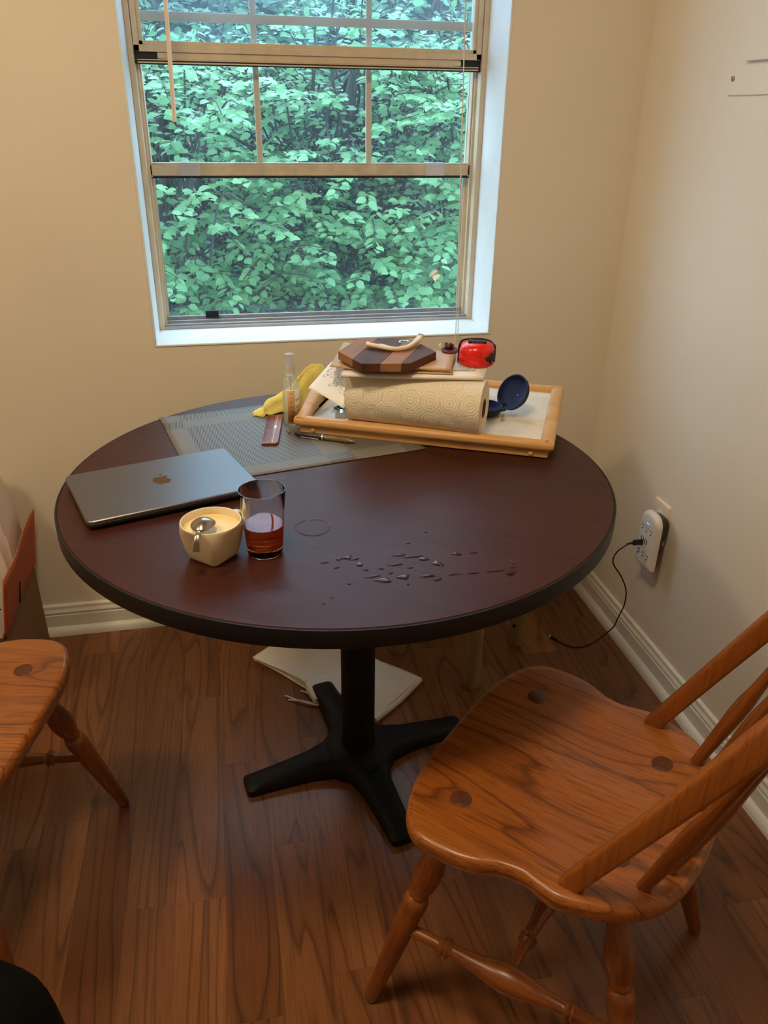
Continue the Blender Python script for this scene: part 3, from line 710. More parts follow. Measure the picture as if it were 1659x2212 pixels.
for i in range(nt):
    y = -CL/2+0.008+i*(CL-0.016)/(nt-1); fine_ = 0.0011 if i > 20 else 0.0014
    b.loft([[(0.001, y-fine_, 0.0004), (0.001, y+fine_, 0.0004), (0.001, y+fine_, 0.004), (0.001, y-fine_, 0.004)], [(-0.0168, y-fine_*0.5, 0.0012), (-0.0168, y+fine_*0.5, 0.0012), (-0.0168, y+fine_*0.5, 0.0032), (-0.0168, y-fine_*0.5, 0.0032)]])
tag(b.obj('teeth', CMB, cb, smooth=0), kind='stuff')
B().box(0.0045, -CL/2+0.002, 0.0043, 0.0060, CL/2-0.002, 0.0047).obj('inlay', CMBL, cb, smooth=0)
B().prism(rrect(0.004, 0.016, 0.0018, 3, 0.0055, 0.008), 0.0043, 0.0050).obj('maker_plate', SILV, cb)

# little screw and pen
GOLD = plain('brass_screw', (190, 160, 110), 0.3, metal=0.9)
scw = thing('screw', 'tiny metal screw on the placemat below the spray bottle', 'screw', (-0.9567, -0.4480, TH+0.0045), 0, rot=(math.radians(90), 0, math.radians(8)))
B().lathe([(0.0002, -0.018), (0.0013, -0.013), (0.0013, 0.014)], 10).obj('shank', GOLD, scw)
B().lathe([(0.0013, 0.013), (0.0034, 0.0165), (0.0034, 0.018), (0.001, 0.0182)], 14).obj('head', GOLD, scw)
PEND = plain('marbled_pen_resin', (44, 40, 36), 0.25, noise=0.5, nscale=160); PENT = plain('smoky_pen_barrel', (122, 100, 70), 0.2, noise=0.25, nscale=120)
def pen(name, label, a, bb, rad=0.0058, dark=PEND, barrel=PENT):
    M, L = align(a, bb); t = thing(name, label, 'pen', group='pens by the tray'); t.matrix_world = M
    B().lathe([(0.0005, 0), (rad*0.55, 0.001), (rad*0.85, L*0.09), (rad, L*0.13), (rad, L*0.50), (rad*0.96, L*0.502)], 18).obj('cap', dark, t)
    B().lathe([(rad*1.04, L*0.46), (rad*1.04, L*0.485), (rad*0.98, L*0.487)], 18).obj('cap_band', SILV, t)
    B().lathe([(rad*0.9, L*0.50), (rad*0.9, L*0.88), (rad*0.5, L*0.96), (rad*0.2, L)], 18).obj('barrel', barrel, t)
    B().box(-rad*0.25, -rad*1.35, L*0.12, rad*0.25, -rad*1.1, L*0.42).obj('clip', SILV, t, bevel=0.0003)
    return t
pen('pen', 'black marbled pen lying on the placemat along the tray front', (-0.9452, -0.4800, TH+0.0082), (-0.8262, -0.5480, TH+0.0082))

# ================================================================ TRAY
ta = math.atan2(-0.4373, 0.8998)
ty_ = thing('bed_tray', 'light wooden tray with rounded rails and white panel on the table', 'tray', (-0.931, -0.457, TH), ta)
U = Vector((0.8998, -0.4373, 0)); V = Vector((0.4373, 0.8998, 0)); A0 = Vector((-0.931, -0.457, 0))
TL_, TD = 0.5255, 0.372
B().box(0.004, 0.004, 0.016, TL_-0.004, TD-0.004, 0.024).obj('panel', TRAYP, ty_, smooth=0)
B().box(0, 0, 0.0018, TL_, 0.013, 0.024).obj('front_apron', TRAYW, ty_, bevel=0.0015)
B().box(0, TD-0.013, 0.0018, TL_, TD, 0.024).obj('back_apron', TRAYW, ty_, bevel=0.0015)
B().box(0, 0.013, 0.0018, 0.013, TD-0.013, 0.024).obj('side_apron', TRAYW, ty_, bevel=0.0015)
B().box(TL_-0.013, 0.013, 0.0018, TL_, TD-0.013, 0.024).obj('side_apron', TRAYW, ty_, bevel=0.0015)
RS = [(0.0105*x, 0.0125*y) for x, y in rrect(2, 2, 0.85, 5)]
zr = 0.0275
B().tube([(-0.010, 0.004, zr), (0.0, 0.003, zr), (TL_, 0.003, zr), (TL_+0.008, 0.004, zr)], [0.86, 1, 1, 0.86], sec=RS, up=(0, 0, 1)).obj('front_rail', TRAYW, ty_, smooth=60)
B().tube([(-0.010, TD-0.003, zr), (0.0, TD-0.003, zr), (TL_, TD-0.003, zr), (TL_+0.008, TD-0.003, zr)], [0.86, 1, 1, 0.86], sec=RS, up=(0, 0, 1)).obj('back_rail', TRAYW, ty_, smooth=60)
RS2 = [(0.0105*x, 0.0145*y) for x, y in rrect(2, 2, 0.85, 5)]
B().tube(spline([(TL_-0.004, -0.004, zr), (TL_-0.004, 0.1, zr), (TL_-0.004, 0.27, zr), (TL_-0.004, TD+0.004, zr)], 6), 1.0, sec=RS2, up=(0, 0, 1)).obj('side_rail', TRAYW, ty_, smooth=60)
B().tube(spline([(0.004, -0.004, zr), (0.004, 0.045, zr+0.012), (0.004, 0.10, zr+0.030), (0.004, 0.186, zr+0.040), (0.004, 0.27, zr+0.030), (0.004, 0.33, zr+0.012), (0.004, TD+0.004, zr)], 6), 1.0, sec=RS2, up=(0, 0, 1)).obj('side_rail', TRAYW, ty_, smooth=60, label='raised handle rail')
hb = B().prism([(0.045, 0.024), (0.10, 0.024), (0.10, 0.056), (0.07, 0.048)], -0.006, 0.006, Matrix.Translation((0.004, 0, 0)) @ Matrix(((0, 0, 1, 0), (1, 0, 0, 0), (0, 1, 0, 0), (0, 0, 0, 1))))
hb.obj('handle_support', TRAYW, ty_, bevel=0.001); hb = B()
hb.prism([(0.272, 0.024), (0.327, 0.024), (0.302, 0.048), (0.272, 0.056)], -0.006, 0.006, Matrix.Translation((0.004, 0, 0)) @ Matrix(((0, 0, 1, 0), (1, 0, 0, 0), (0, 1, 0, 0), (0, 0, 0, 1))))
hb.obj('handle_support', TRAYW, ty_, bevel=0.001)
for u_ in (0.030, TL_-0.034):
    B().lathe([(0.0055, 0.0), (0.0050, 0.0022), (0.003, 0.0036), (0.0005, 0.004)], 18).obj('wood_plug', TRAYW, ty_, loc=(u_, 0.0, 0.0095), rot=(math.radians(90), 0, 0))
def tray_pt(u_, v_, z): return A0+U*u_+V*v_+Vector((0, 0, z))
PZ = TH+0.024

# paper towel roll
g = G('embossed_paper_towel'); uvn = g.uv(); sp_ = g.n('ShaderNodeSeparateXYZ'); g.put(sp_.inputs[0], uvn)
cx_ = g.math('ABSOLUTE', g.math('SUBTRACT', g.math('FRACT', g.math('MULTIPLY', sp_.outputs[0], 7.0)), 0.5))
cy_ = g.math('ABSOLUTE', g.math('SUBTRACT', g.math('FRACT', g.math('MULTIPLY', sp_.outputs[1], 9.0)), 0.5))
oc = g.math('MAXIMUM', g.math('MAXIMUM', cx_, cy_), g.math('MULTIPLY', g.math('ADD', cx_, cy_), 0.7071))
rg = g.math('SINE', g.math('MULTIPLY', oc, 44.0))
dots = g.noise(g.obj(), 500, 2)
hh = g.math('ADD', g.ramp(rg, [(0.35, (0, 0, 0)), (0.75, (1, 1, 1))]), g.math('ADD', g.math('MULTIPLY', dots, 0.5), g.math('MULTIPLY', g.noise(g.obj(), 22, 2), 1.6)))
g.set(Base_Color=lin((244, 234, 214)), Roughness=0.9); g.bump(hh, 0.8, 0.0034); TOWEL = g.m
TOWELE = plain('towel_end_layers', (232, 218, 194), 0.9, noise=0.05, nscale=220, bump=0.3, bscale=700)
CARD = plain('roll_core_cardboard', (146, 106, 70), 0.8, noise=0.05)
RR, RL = 0.0565, 0.283
pa, pb = Vector((-0.8150, -0.4560, PZ+RR)), Vector((-0.5660, -0.5920, PZ+RR)); dr = (pb-pa).normalized()
M, L = align(pa, pa+dr*RL)
rl = thing('paper_towel_roll', 'cream embossed paper towel roll lying in the tray', 'paper towel'); rl.matrix_world = M
n = 96
def rad_(a, t): return RR*(1+0.012*math.sin(3*a+4*t)+0.006*math.sin(7*a-9*t))
b = B().grid(lambda u_, v_: (rad_(2*math.pi*u_, v_)*math.cos(2*math.pi*u_), rad_(2*math.pi*u_, v_)*math.sin(2*math.pi*u_), v_*RL), n, 24)
ro = b.obj('towel_sheet', TOWEL, rl, smooth=180)
uvl = ro.data.uv_layers.new(name='UVMap')
for p in ro.data.polygons:
    us_ = []
    for li in p.loop_indices:
        vi = ro.data.loops[li].vertex_index; us_.append((vi // (n+1))/24)
    for li in p.loop_indices:
        vi = ro.data.loops[li].vertex_index; uvl.data[li].uv = ((vi // (n+1))/24, (vi % (n+1))/n)
for zz in (0.0, RL):
    def endp(u_, v_, zz=zz):
        a = 2*math.pi*u_; r = 0.0205+(rad_(a, zz/RL)-0.0205)*v_
        s_ = 1 if zz > 0 else -1
        return (r*math.cos(a), r*math.sin(a), zz+s_*0.002*math.sin(v_*math.pi))
    B().grid(endp, 64, 8).obj('roll_end', TOWELE, rl, smooth=180)
B().lathe([(0.0205, 0.001), (0.0205, RL-0.001), (0.0192, RL-0.001), (0.0192, 0.001)], 40).obj('core', CARD, rl, smooth=40)

# papers piled on the roll
PAPW = plain('white_paper', (248, 248, 252), 0.65, noise=0.01); PAPP = plain('pale_pad_paper', (242, 232, 224), 0.6, noise=0.02, nscale=20)
FOLD = plain('manila_folder', (190, 160, 122), 0.6, noise=0.04, nscale=30); NOTE = plain('tan_notebook_cover', (208, 166, 132), 0.55, noise=0.03); PLAS = plain('grey_plastic_sleeve', (196, 192, 186), 0.25, noise=0.05, nscale=30, bump=0.3, bscale=40, bdist=0.004)
ZP = PZ+2*RR+0.0008
def sheet(name, label, corners, z0, thick, mat, curl, nseg=12, cat='paper'):
    c = [Vector((x, y, 0)) for x, y in corners]; ctr = sum(c, Vector())/4
    t = thing(name, label, cat, (ctr.x, ctr.y, z0))
    def f(u_, v_):
        p = (c[0]*(1-u_)+c[1]*u_)*(1-v_)+(c[3]*(1-u_)+c[2]*u_)*v_-ctr
        return (p.x, p.y, thick/2+curl(u_, v_))
    B().grid(f, nseg, nseg).obj('sheet', mat, t, smooth=60, solid=thick)
    return t
sheet('paper_pad', 'pale pad of paper lowest in the pile on the towel roll', [(-0.850, -0.520), (-0.572, -0.590), (-0.505, -0.440), (-0.790, -0.350)], ZP, 0.0064, PAPP, lambda u, v: -0.0016*math.sin(u*5)*(1-v)*0.5+0.0008)
t_ = sheet('folder', 'manila folder with curled left edge beneath the cutting board', [(-0.868, -0.488), (-0.628, -0.566), (-0.590, -0.400), (-0.810, -0.300)], ZP+0.0082, 0.0016, FOLD, lambda u, v: 0.006*max(0, 0.25-u)/0.25*(1-v*0.3)+0.0008*math.sin(u*9))
sheet('inner_papers', 'thin white papers between folder and cutting board', [(-0.806, -0.484), (-0.630, -0.558), (-0.600, -0.420), (-0.770, -0.345)], ZP+0.0116, 0.0020, PAPW, lambda u, v: 0.0)
sheet('notebook', 'tan notebook poking out right of the cutting board', [(-0.800, -0.500), (-0.632, -0.560), (-0.586, -0.440), (-0.760, -0.385)], ZP+0.0144, 0.0044, NOTE, lambda u, v: 0.0)
sheet('plastic_sleeve', 'crinkled grey plastic sleeve between notebook and red tape measure', [(-0.640, -0.535), (-0.575, -0.545), (-0.530, -0.400), (-0.590, -0.370)], ZP+0.0078, 0.0006, PLAS, lambda u, v: 0.0014*abs(math.sin(u*7+v*4)))
# handwritten sheet slanting down to the tray
hs = thing('handwritten_note', 'white sheet of handwriting slanting from the pile into the tray', 'paper', (-0.86, -0.45, TH))
q = [Vector((-0.8525, -0.4010, 0.8875)), Vector((-0.9105, -0.4570, 0.8490)), Vector((-0.8440, -0.5130, 0.8190)), Vector((-0.7950, -0.4420, 0.8600))]
def notep(u_, v_, h=0.0):
    p = (q[1]*(1-u_)+q[0]*u_)*(1-v_)+(q[2]*(1-u_)+q[3]*u_)*v_
    nn = (q[0]-q[1]).cross(q[2]-q[1]).normalized(); nn = nn if nn.z > 0 else -nn
    p = p+nn*(0.003*math.sin(math.pi*v_)+h)
    return (p.x+0.86, p.y+0.45, p.z-TH)
B().grid(notep, 10, 10).obj('sheet', PAPW, hs, smooth=80, solid=0.0004)
b = B(); rr_ = random.Random(3)
for row in range(9):
    for colm in range(6):
        u0 = 0.93-row*0.085; v0 = 0.12+colm*0.14
        if u0 < 0.30+0.05*colm*0 or rr_.random() < 0.12 or (row > 5 and colm < 2): continue
        for k in range(4):
            du, dv = rr_.uniform(-0.025, 0.025), rr_.uniform(-0.05, 0.05); l = rr_.uniform(0.02, 0.05)
            a = rr_.choice([0, 0, math.pi/2, 0.9]); p0 = (u0+du, v0+dv); p1 = (p0[0]+l*math.sin(a)*0.8, p0[1]+l*math.cos(a)*1.3)
            wd = 0.0048
            pts_ = [notep(p0[0]-wd*math.cos(a), p0[1]+wd*math.sin(a), 0.0005), notep(p1[0]-wd*math.cos(a), p1[1]+wd*math.sin(a), 0.0005), notep(p1[0]+wd*math.cos(a), p1[1]-wd*math.sin(a), 0.0005), notep(p0[0]+wd*math.cos(a), p0[1]-wd*math.sin(a), 0.0005)]
            b.add(pts_, [(0, 1, 2, 3)])
tag(b.obj('handwriting', plain('blue_grey_ink', (110, 120, 150), 0.6), hs, smooth=0), kind='stuff')

# hexagonal cutting board of glued strips
ZB = ZP+0.0192
WAL = wood('walnut_dark', (40, 20, 14), (84, 48, 34), (104, 62, 44), axis=0, scale=14, stretch=9, rings=5, line=0.4, rough=0.62, bump=0.02); WAL.node_tree.nodes['Principled BSDF'].inputs['Specular IOR Level'].default_value = 0.25
WAL2 = wood('walnut_light', (92, 56, 36), (150, 102, 68), (172, 122, 84), axis=0, scale=14, stretch=9, rings=5, line=0.35, rough=0.62, bump=0.02); WAL2.node_tree.nodes['Principled BSDF'].inputs['Specular IOR Level'].default_value = 0.25
hexw = [(-0.8455, -0.4560), (-0.7835, -0.3530), (-0.6735, -0.3760), (-0.6440, -0.4900), (-0.7180, -0.5650), (-0.8140, -0.5520)]
hc = (-0.748, -0.464); hang = math.radians(62)
cbd = thing('cutting_board', 'dark walnut hexagonal cutting board with steel ringed hole on the pile', 'cutting board', (hc[0], hc[1], ZB), hang)
ch_, sh_ = math.cos(-hang), math.sin(-hang)
hexl = [((x-hc[0])*ch_-(y-hc[1])*sh_, (x-hc[0])*sh_+(y-hc[1])*ch_) for x, y in hexw]
def clip_poly(poly, axis_val, keep_greater):
    out = []
    for i in range(len(poly)):
        p, q_ = poly[i], poly[(i+1) % len(poly)]
        ip = (p[1] >= axis_val) == keep_greater; iq = (q_[1] >= axis_val) == keep_greater
        if ip: out.append(p)
        if ip != iq:
            t = (axis_val-p[1])/(q_[1]-p[1]); out.append((p[0]+t*(q_[0]-p[0]), axis_val))
    return out
BT = 0.0170
cuts = [-0.2, -0.058, -0.018, 0.044, 0.2]
hole_c = ((-0.6935+0.748)*ch_-(-0.4010+0.464)*sh_, (-0.6935+0.748)*sh_+(-0.4010+0.464)*ch_)
for k in range(4):
    pl_ = clip_poly(clip_poly(hexl, cuts[k]+0.0001, True), cuts[k+1]-0.0001, False)
    if len(pl_) >= 3: B().prism(pl_, 0, BT).obj('strip', [WAL, WAL2, WAL, WAL2][k], cbd, bevel=0.0008)
B().lathe([(0.0075, 0.0), (0.0118, 0.0), (0.0118, 0.0008), (0.0108, 0.0016), (0.0085, 0.0014), (0.0078, 0.0002)], 32).obj('hole_ring', SILV, cbd, loc=(hole_c[0], hole_c[1], BT-0.0002))
B().lathe([(0.0005, 0), (0.0079, 0), (0.0079, 0.0004)], 24).obj('hole', GASKET, cbd, loc=(hole_c[0], hole_c[1], BT+0.0001))

# cream plastic handle tool on the board
CRE = plain('cream_plastic_tool', (232, 202, 160), 0.35, noise=0.02)
ZT = ZB+BT+0.0008
sl = thing('strap_tool', 'cream curved plastic handle with slot lying on the cutting board', 'kitchen tool', (-0.735, -0.45, ZT))
pth = spline([(-0.046, 0.018, 0.0070), (-0.034, 0.006, 0.0068), (-0.018, -0.008, 0.0062), (-0.002, -0.020, 0.0045), (0.016, -0.024, 0.0045), (0.036, -0.016, 0.0055), (0.054, 0.004, 0.008), (0.066, 0.020, 0.011), (0.073, 0.032, 0.013)], 5)
m_ = len(pth); wid = []
for i in range(m_):
    s_ = i/(m_-1)
    wid.append(0.0098 if s_ < 0.28 else 0.0098-0.0044*min(1, (s_-0.28)/0.15) if s_ < 0.75 else 0.0056+0.002*math.sin((s_-0.75)*4*math.pi))
wid[0] = 0.004; wid[1] = 0.0066; wid[-1] = 0.003
b = B(); rg_ = []
for i, p in enumerate(pth):
    d = (pth[min(i+1, m_-1)]-pth[max(i-1, 0)]).normalized(); side = Vector((0, 0, 1)).cross(d).normalized(); nn = d.cross(side)
    rg_.append([tuple(p+side*wid[i]*a_+nn*0.0042*c_) for a_, c_ in rrect(2, 2, 0.8, 4)])
b.loft(rg_).obj('handle_body', CRE, sl, smooth=60)
p0, p1 = pth[2], pth[9]; d = (p1-p0).normalized(); side = Vector((0, 0, 1)).cross(d); M = Matrix((d, side, d.cross(side))).transposed().to_4x4(); M.translation = (p0+p1)/2+Vector((0, 0, 0.0039))
o = B().prism(rrect((p1-p0).length*0.85, 0.005, 0.0024, 4), 0, 0.0009).obj('slot', plain('slot_brown', (150, 104, 66), 0.6), sl); o.matrix_local = M
B().box(-0.0008, -0.006, -0.004, 0.0008, 0.006, 0.006).obj('blade_tip', SILV, sl, loc=(0.0745, 0.034, 0.0135), rot=(0, 0.3, 0.8))

# dark red leather ornament
LEA = plain('dark_red_leather', (96, 34, 32), 0.55, noise=0.15, nscale=90, bump=0.3, bscale=220)
orn = thing('leather_ornament', 'dark red leather disc ornament with ribbon petals beside the cutting board', 'ornament', (-0.5985, -0.4330, ZP+0.0196), 0)
B().lathe([(0.007, 0.001), (0.017, 0.0), (0.0185, 0.002), (0.0183, 0.0045), (0.016, 0.0058), (0.008, 0.005), (0.0065, 0.003)], 32).obj('disc', LEA, orn, smooth=50, rot=(math.radians(8), 0, 0))
for k in range(11):
    a = k*2*math.pi/11+0.2*math.sin(k*3); ln = 0.0125+0.003*math.sin(k*5)
    pts_ = [Vector((0.002*math.cos(a), 0.006+0.002*math.sin(a), 0.006)), Vector((0.55*ln*math.cos(a), 0.006+0.55*ln*math.sin(a), 0.014+0.002*math.sin(k*2))), Vector((ln*math.cos(a), 0.006+ln*math.sin(a), 0.0095+0.003*math.sin(k*4)))]
    B().tube(spline(pts_, 4), [0.6, 0.9, 1.0, 1.0, 1.0, 0.9, 0.8, 0.5, 0.2], sec=[(0.0005, -0.0028), (0.0005, 0.0028), (-0.0005, 0.0028), (-0.0005, -0.0028)], up=(0, 0, 1)).obj('petal', LEA, orn, smooth=0)
B().tube(spline([(-0.006, 0.008, 0.010), (-0.014, 0.012, 0.016), (-0.020, 0.010, 0.012), (-0.018, 0.004, 0.006), (-0.010, 0.006, 0.010)], 6), 0.0012, n=6).obj('chain', SILV, orn)

# red tape measure
RED = plain('red_plastic', (226, 34, 26), 0.22, noise=0.01, spec=0.6); RUB = plain('black_rubber', (20, 20, 22), 0.55, noise=0.05)
tm = thing('tape_measure', 'red and black tape measure on top of the paper pile', 'tape measure', (-0.5580, -0.4960, ZP+0.0090), math.radians(-12))
def dshape(s_):
    pts = []
    for a in range(-200, 21, 20):
        r_ = 0.0375; pts.append((r_*math.cos(math.radians(a))*1.02*s_, r_*math.sin(math.radians(a))*s_))
    pts += [(0.034*s_, 0.026*s_), (0.020*s_, 0.0355*s_), (-0.018*s_, 0.0355*s_), (-0.034*s_, 0.027*s_)]
    return pts
B().loft([[(x, y, z) for x, y in dshape(s_)] for s_, z in ((0.90, 0.0), (0.97, 0.003), (1.0, 0.010), (1.0, 0.0195), (0.997, 0.020), (0.997, 0.0208), (1.0, 0.0213), (0.985, 0.033), (0.93, 0.0375), (0.82, 0.0425), (0.55, 0.0455), (0.1, 0.046))]).obj('case_shell', RED, tm, smooth=40)
def edge_band(a0, a1, zlo, zhi):
    def f(u_, v_):
        a = math.radians(a0+(a1-a0)*u_); r_ = 0.0383*1.02; zz = zlo+(zhi-zlo)*v_; k = 1 if zz < 0.034 else 1-(zz-0.034)*5
        return (r_*math.cos(a)*k, r_*math.sin(a)*k, zz)
    return B().grid(f, 12, 6)
edge_band(-212, -178, 0.003, 0.040).obj('grip', RUB, tm, smooth=60, solid=0.0016)
edge_band(2, 32, 0.003, 0.040).obj('grip', RUB, tm, smooth=60, solid=0.0016)
B().tube(spline([(-0.036, 0.014, 0.036), (-0.030, 0.028, 0.041), (-0.012, 0.0345, 0.043), (0.014, 0.0345, 0.043), (0.030, 0.026, 0.041), (0.037, 0.012, 0.035)], 5), 0.0024, n=8).obj('grip_rim', RUB, tm)
for az, z0, z1, wd in ((-47, 0.008, 0.031, 0.0036), (-27, 0.009, 0.033, 0.0034)):
    a = math.radians(az); M = on_cyl(a, 0, 0.0382)
    B().box(-wd*0.6, z0, -0.002, wd*0.6, z1, 0.0012).obj('grip_bar', RUB, tm, bevel=0.0006).matrix_local = M @ Matrix.Rotation(math.radians(-6), 4, 'Z')
def gband(u_, v_):
    a = math.radians(-66+60*u_); hw = 0.0058*math.sin(math.pi*min(1, u_*1.6+0.18)/1.0 if u_ < 0.25 else math.pi/2)
    return (0.0392*1.0*math.cos(a), 0.0392*math.sin(a), 0.0190+(v_-0.5)*2*hw)
B().grid(gband, 10, 2).obj('grip_bar', RUB, tm, smooth=60, solid=0.0010)
B().box(-0.019, -0.007, 0.0452, 0.019, 0.006, 0.0505).obj('belt_clip', RUB, tm, bevel=0.0018, rot=(math.radians(4), 0, math.radians(-10)))
for k in range(5):
    B().lathe([(0.0013, 0.0), (0.0012, 0.0022), (0.0004, 0.0028)], 10).obj('rib', RED, tm, loc=(-0.010+0.005*k, -0.0095-0.0008*k, 0.0448))

# navy clamshell case
NAVY = plain('navy_lining', (38, 56, 104), 0.75, noise=0.06, nscale=300, bump=0.2, bscale=800); NAVD = plain('black_case_fabric', (22, 24, 34), 0.7, noise=0.1, nscale=300, bump=0.25, bscale=700)
cs = thing('earphone_case', 'open round navy clamshell case at the right end of the towel roll', 'case', tuple(tray_pt(0.4040, 0.158, PZ-0.0+0.0)), math.radians(-12))
CRr = 0.041; cdep = 0.021
shell_prof = [(0.002, 0.0), (0.024, 0.0008), (0.034, 0.005), (0.0395, 0.013), (CRr, cdep), (CRr-0.0015, cdep+0.0008), (CRr-0.003, cdep), (0.0370, 0.013), (0.0320, 0.0065), (0.0225, 0.003), (0.002, 0.0026)]
def half_shell(M, tagname):
    o = B().lathe(shell_prof[:6], 40, caps=False).obj(tagname, NAVD, cs, smooth=50); o.matrix_local = M
    i_ = B().lathe(shell_prof[5:], 40, caps=False).obj('lining', NAVY, o, smooth=50)
    return o
# lying half: base on the panel, tucked behind the roll; lid stands on its rim edge, leaning back
M1 = Matrix.Translation((-0.030, 0.010, 0.0005))
half_shell(M1, 'bottom_shell')
ax = Vector((-0.70, -0.50, 0.50)).normalized()     # opening direction of the raised half
q_ = Vector((0, 0, 1)).rotation_difference(ax); M2 = q_.to_matrix().to_4x4(); M2.translation = Vector((0.044, 0.024, 0.0410))
half_shell(M2, 'lid_shell')
B().tube(spline([(0.002, -0.016, 0.021), (0.008, -0.014, 0.019), (0.014, -0.012, 0.021)], 4), 0.0032, n=8).obj('hinge', NAVD, cs)
B().tube(spline([(0.006, 0.020, 0.022), (0.012, 0.021, 0.020), (0.018, 0.022, 0.024)], 4), 0.0032, n=8).obj('hinge', NAVD, cs)
zp = B().box(-0.0022, -0.016, -0.0008, 0.0022, 0.0, 0.0008).obj('zipper_pull', GOLD, cs, loc=(0.010, -0.024, 0.0130), rot=(math.radians(38), 0, math.radians(-32)), bevel=0.0004)

# pen and binder clip inside the tray
pt1 = tray_pt(0.048, 0.088, PZ+0.0062); pt2 = tray_pt(0.122, 0.165, PZ+0.0062)
pen('pen', 'black capped pen inside the tray under the handwritten note', tuple(pt1), tuple(pt2), 0.0056, BLACK, PENT)
bc_ = thing('binder_clip', 'silver wire binder clip lying in the tray by the towel roll', 'clip', tuple(tray_pt(0.074, 0.062, PZ)), ta+0.3)
B().prism([(-0.014, 0.0), (0.014, 0.0), (0.003, 0.012), (-0.003, 0.012)], -0.013, 0.013, Matrix(((1, 0, 0, 0), (0, 0, 1, 0), (0, 1, 0, 0), (0, 0, 0, 1)))).obj('clamp', SILV, bc_, bevel=0.0008)
for s_ in (-1, 1):
    B().tube(spline([(s_*0.004, -0.009, 0.012), (s_*0.012, -0.007, 0.017), (s_*0.020, -0.004, 0.012), (s_*0.020, 0.004, 0.012), (s_*0.012, 0.007, 0.017), (s_*0.004, 0.009, 0.012)], 5), 0.0009, n=6).obj('wire_arm', SILV, bc_)

# ================================================================ spilled tea
g = G('tea_droplet'); g.set(Base_Color=lin((84, 44, 36)), Roughness=0.02); g.b.inputs['Transmission Weight'].default_value = 0.7; g.b.inputs['IOR'].default_value = 1.33; DROP = g.m
spl = thing('tea_spill', 'scattered reddish tea droplets on the front of the tabletop', 'spill', (-0.85, -1.0, TH+0.0001))
def dropm(rx, ry, seed):
    rd = random.Random(seed); n_ = 18
    ph = [rd.uniform(0, 6.28) for _ in range(3)]
    def rr(a, k): return k*(1+0.22*math.sin(2*a+ph[0])+0.16*math.sin(3*a+ph[1])+0.1*math.sin(5*a+ph[2]))
    hgt = 0.0011+0.05*min(rx, ry)
    return B().loft([[(rx*rr(2*math.pi*i/n_, k)*math.cos(2*math.pi*i/n_), ry*rr(2*math.pi*i/n_, k)*math.sin(2*math.pi*i/n_), z*hgt) for i in range(n_)] for k, z in ((1.0, 0.0), (0.96, 0.35), (0.8, 0.72), (0.5, 0.93), (0.08, 1.0))])
DR = [(-0.9150, -1.003, 0.008, 0.005), (-0.905, -1.010, 0.007, 0.003), (-0.928, -1.006, 0.006, 0.003), (-0.9, -1.026, 0.004, 0.009), (-0.888, -1.065, 0.010, 0.004), (-0.874, -1.078, 0.013, 0.007), (-0.842, -1.074, 0.012, 0.006),
      (-0.848, -1.037, 0.011, 0.004), (-0.835, -1.010, 0.009, 0.004), (-0.815, -1.018, 0.015, 0.003), (-0.800, -1.028, 0.008, 0.006), (-0.782, -1.045, 0.008, 0.010), (-0.745, -1.022, 0.007, 0.005), (-0.805, -1.078, 0.009, 0.005),
      (-0.793, -1.090, 0.006, 0.004), (-0.680, -1.093, 0.009, 0.006), (-0.765, -1.081, 0.010, 0.0015), (-0.735, -1.083, 0.009, 0.0012), (-0.700, -1.083, 0.012, 0.0012), (-0.858, -1.060, 0.004, 0.002), (-0.825, -1.050, 0.005, 0.002),
      (-0.893, -1.045, 0.003, 0.002), (-0.812, -0.975, 0.0032, 0.0022), (-0.840, -1.096, 0.0022, 0.0016), (-0.955, -1.112, 0.0018, 0.0014), (-0.968, -1.125, 0.0018, 0.0012), (-0.925, -1.080, 0.003, 0.0015), (-0.870, -1.045, 0.004, 0.0025),
      (-0.718, -1.024, 0.007, 0.0012), (-0.668, -1.062, 0.002, 0.009), (-0.672, -1.078, 0.006, 0.0015), (-0.952, -1.012, 0.006, 0.0012), (-0.936, -1.030, 0.0035, 0.003), (-0.775, -0.945, 0.002, 0.0015)]
for i, (x, y, rx, ry) in enumerate(DR):
    dropm(rx, ry, i).obj('droplet', DROP, spl, smooth=80, loc=(x+0.85, y+1.0, 0))
wr_ = thing('wet_ring', 'thin wet ring left by the glass on the tabletop', 'water ring', (-0.9555, -0.8945, TH+0.0002), 0)
b = B(); n_ = 72; rgs = []
for i in range(n_+1):
    a = math.radians(-250+345*i/n_); th_ = 0.0006+0.0009*max(0, math.sin(a*1.0-2.6+math.pi))*(0.6+0.4*math.sin(a*5))
    r_ = 0.0285+0.0006*math.sin(3*a); c_, s_ = math.cos(a), math.sin(a)
    rgs.append([((r_-th_)*c_, (r_-th_)*s_, 0), (r_*c_, r_*s_, 0.0007), ((r_+th_)*c_, (r_+th_)*s_, 0)])
b.loft(rgs).obj('ring', DROP, wr_, smooth=80)

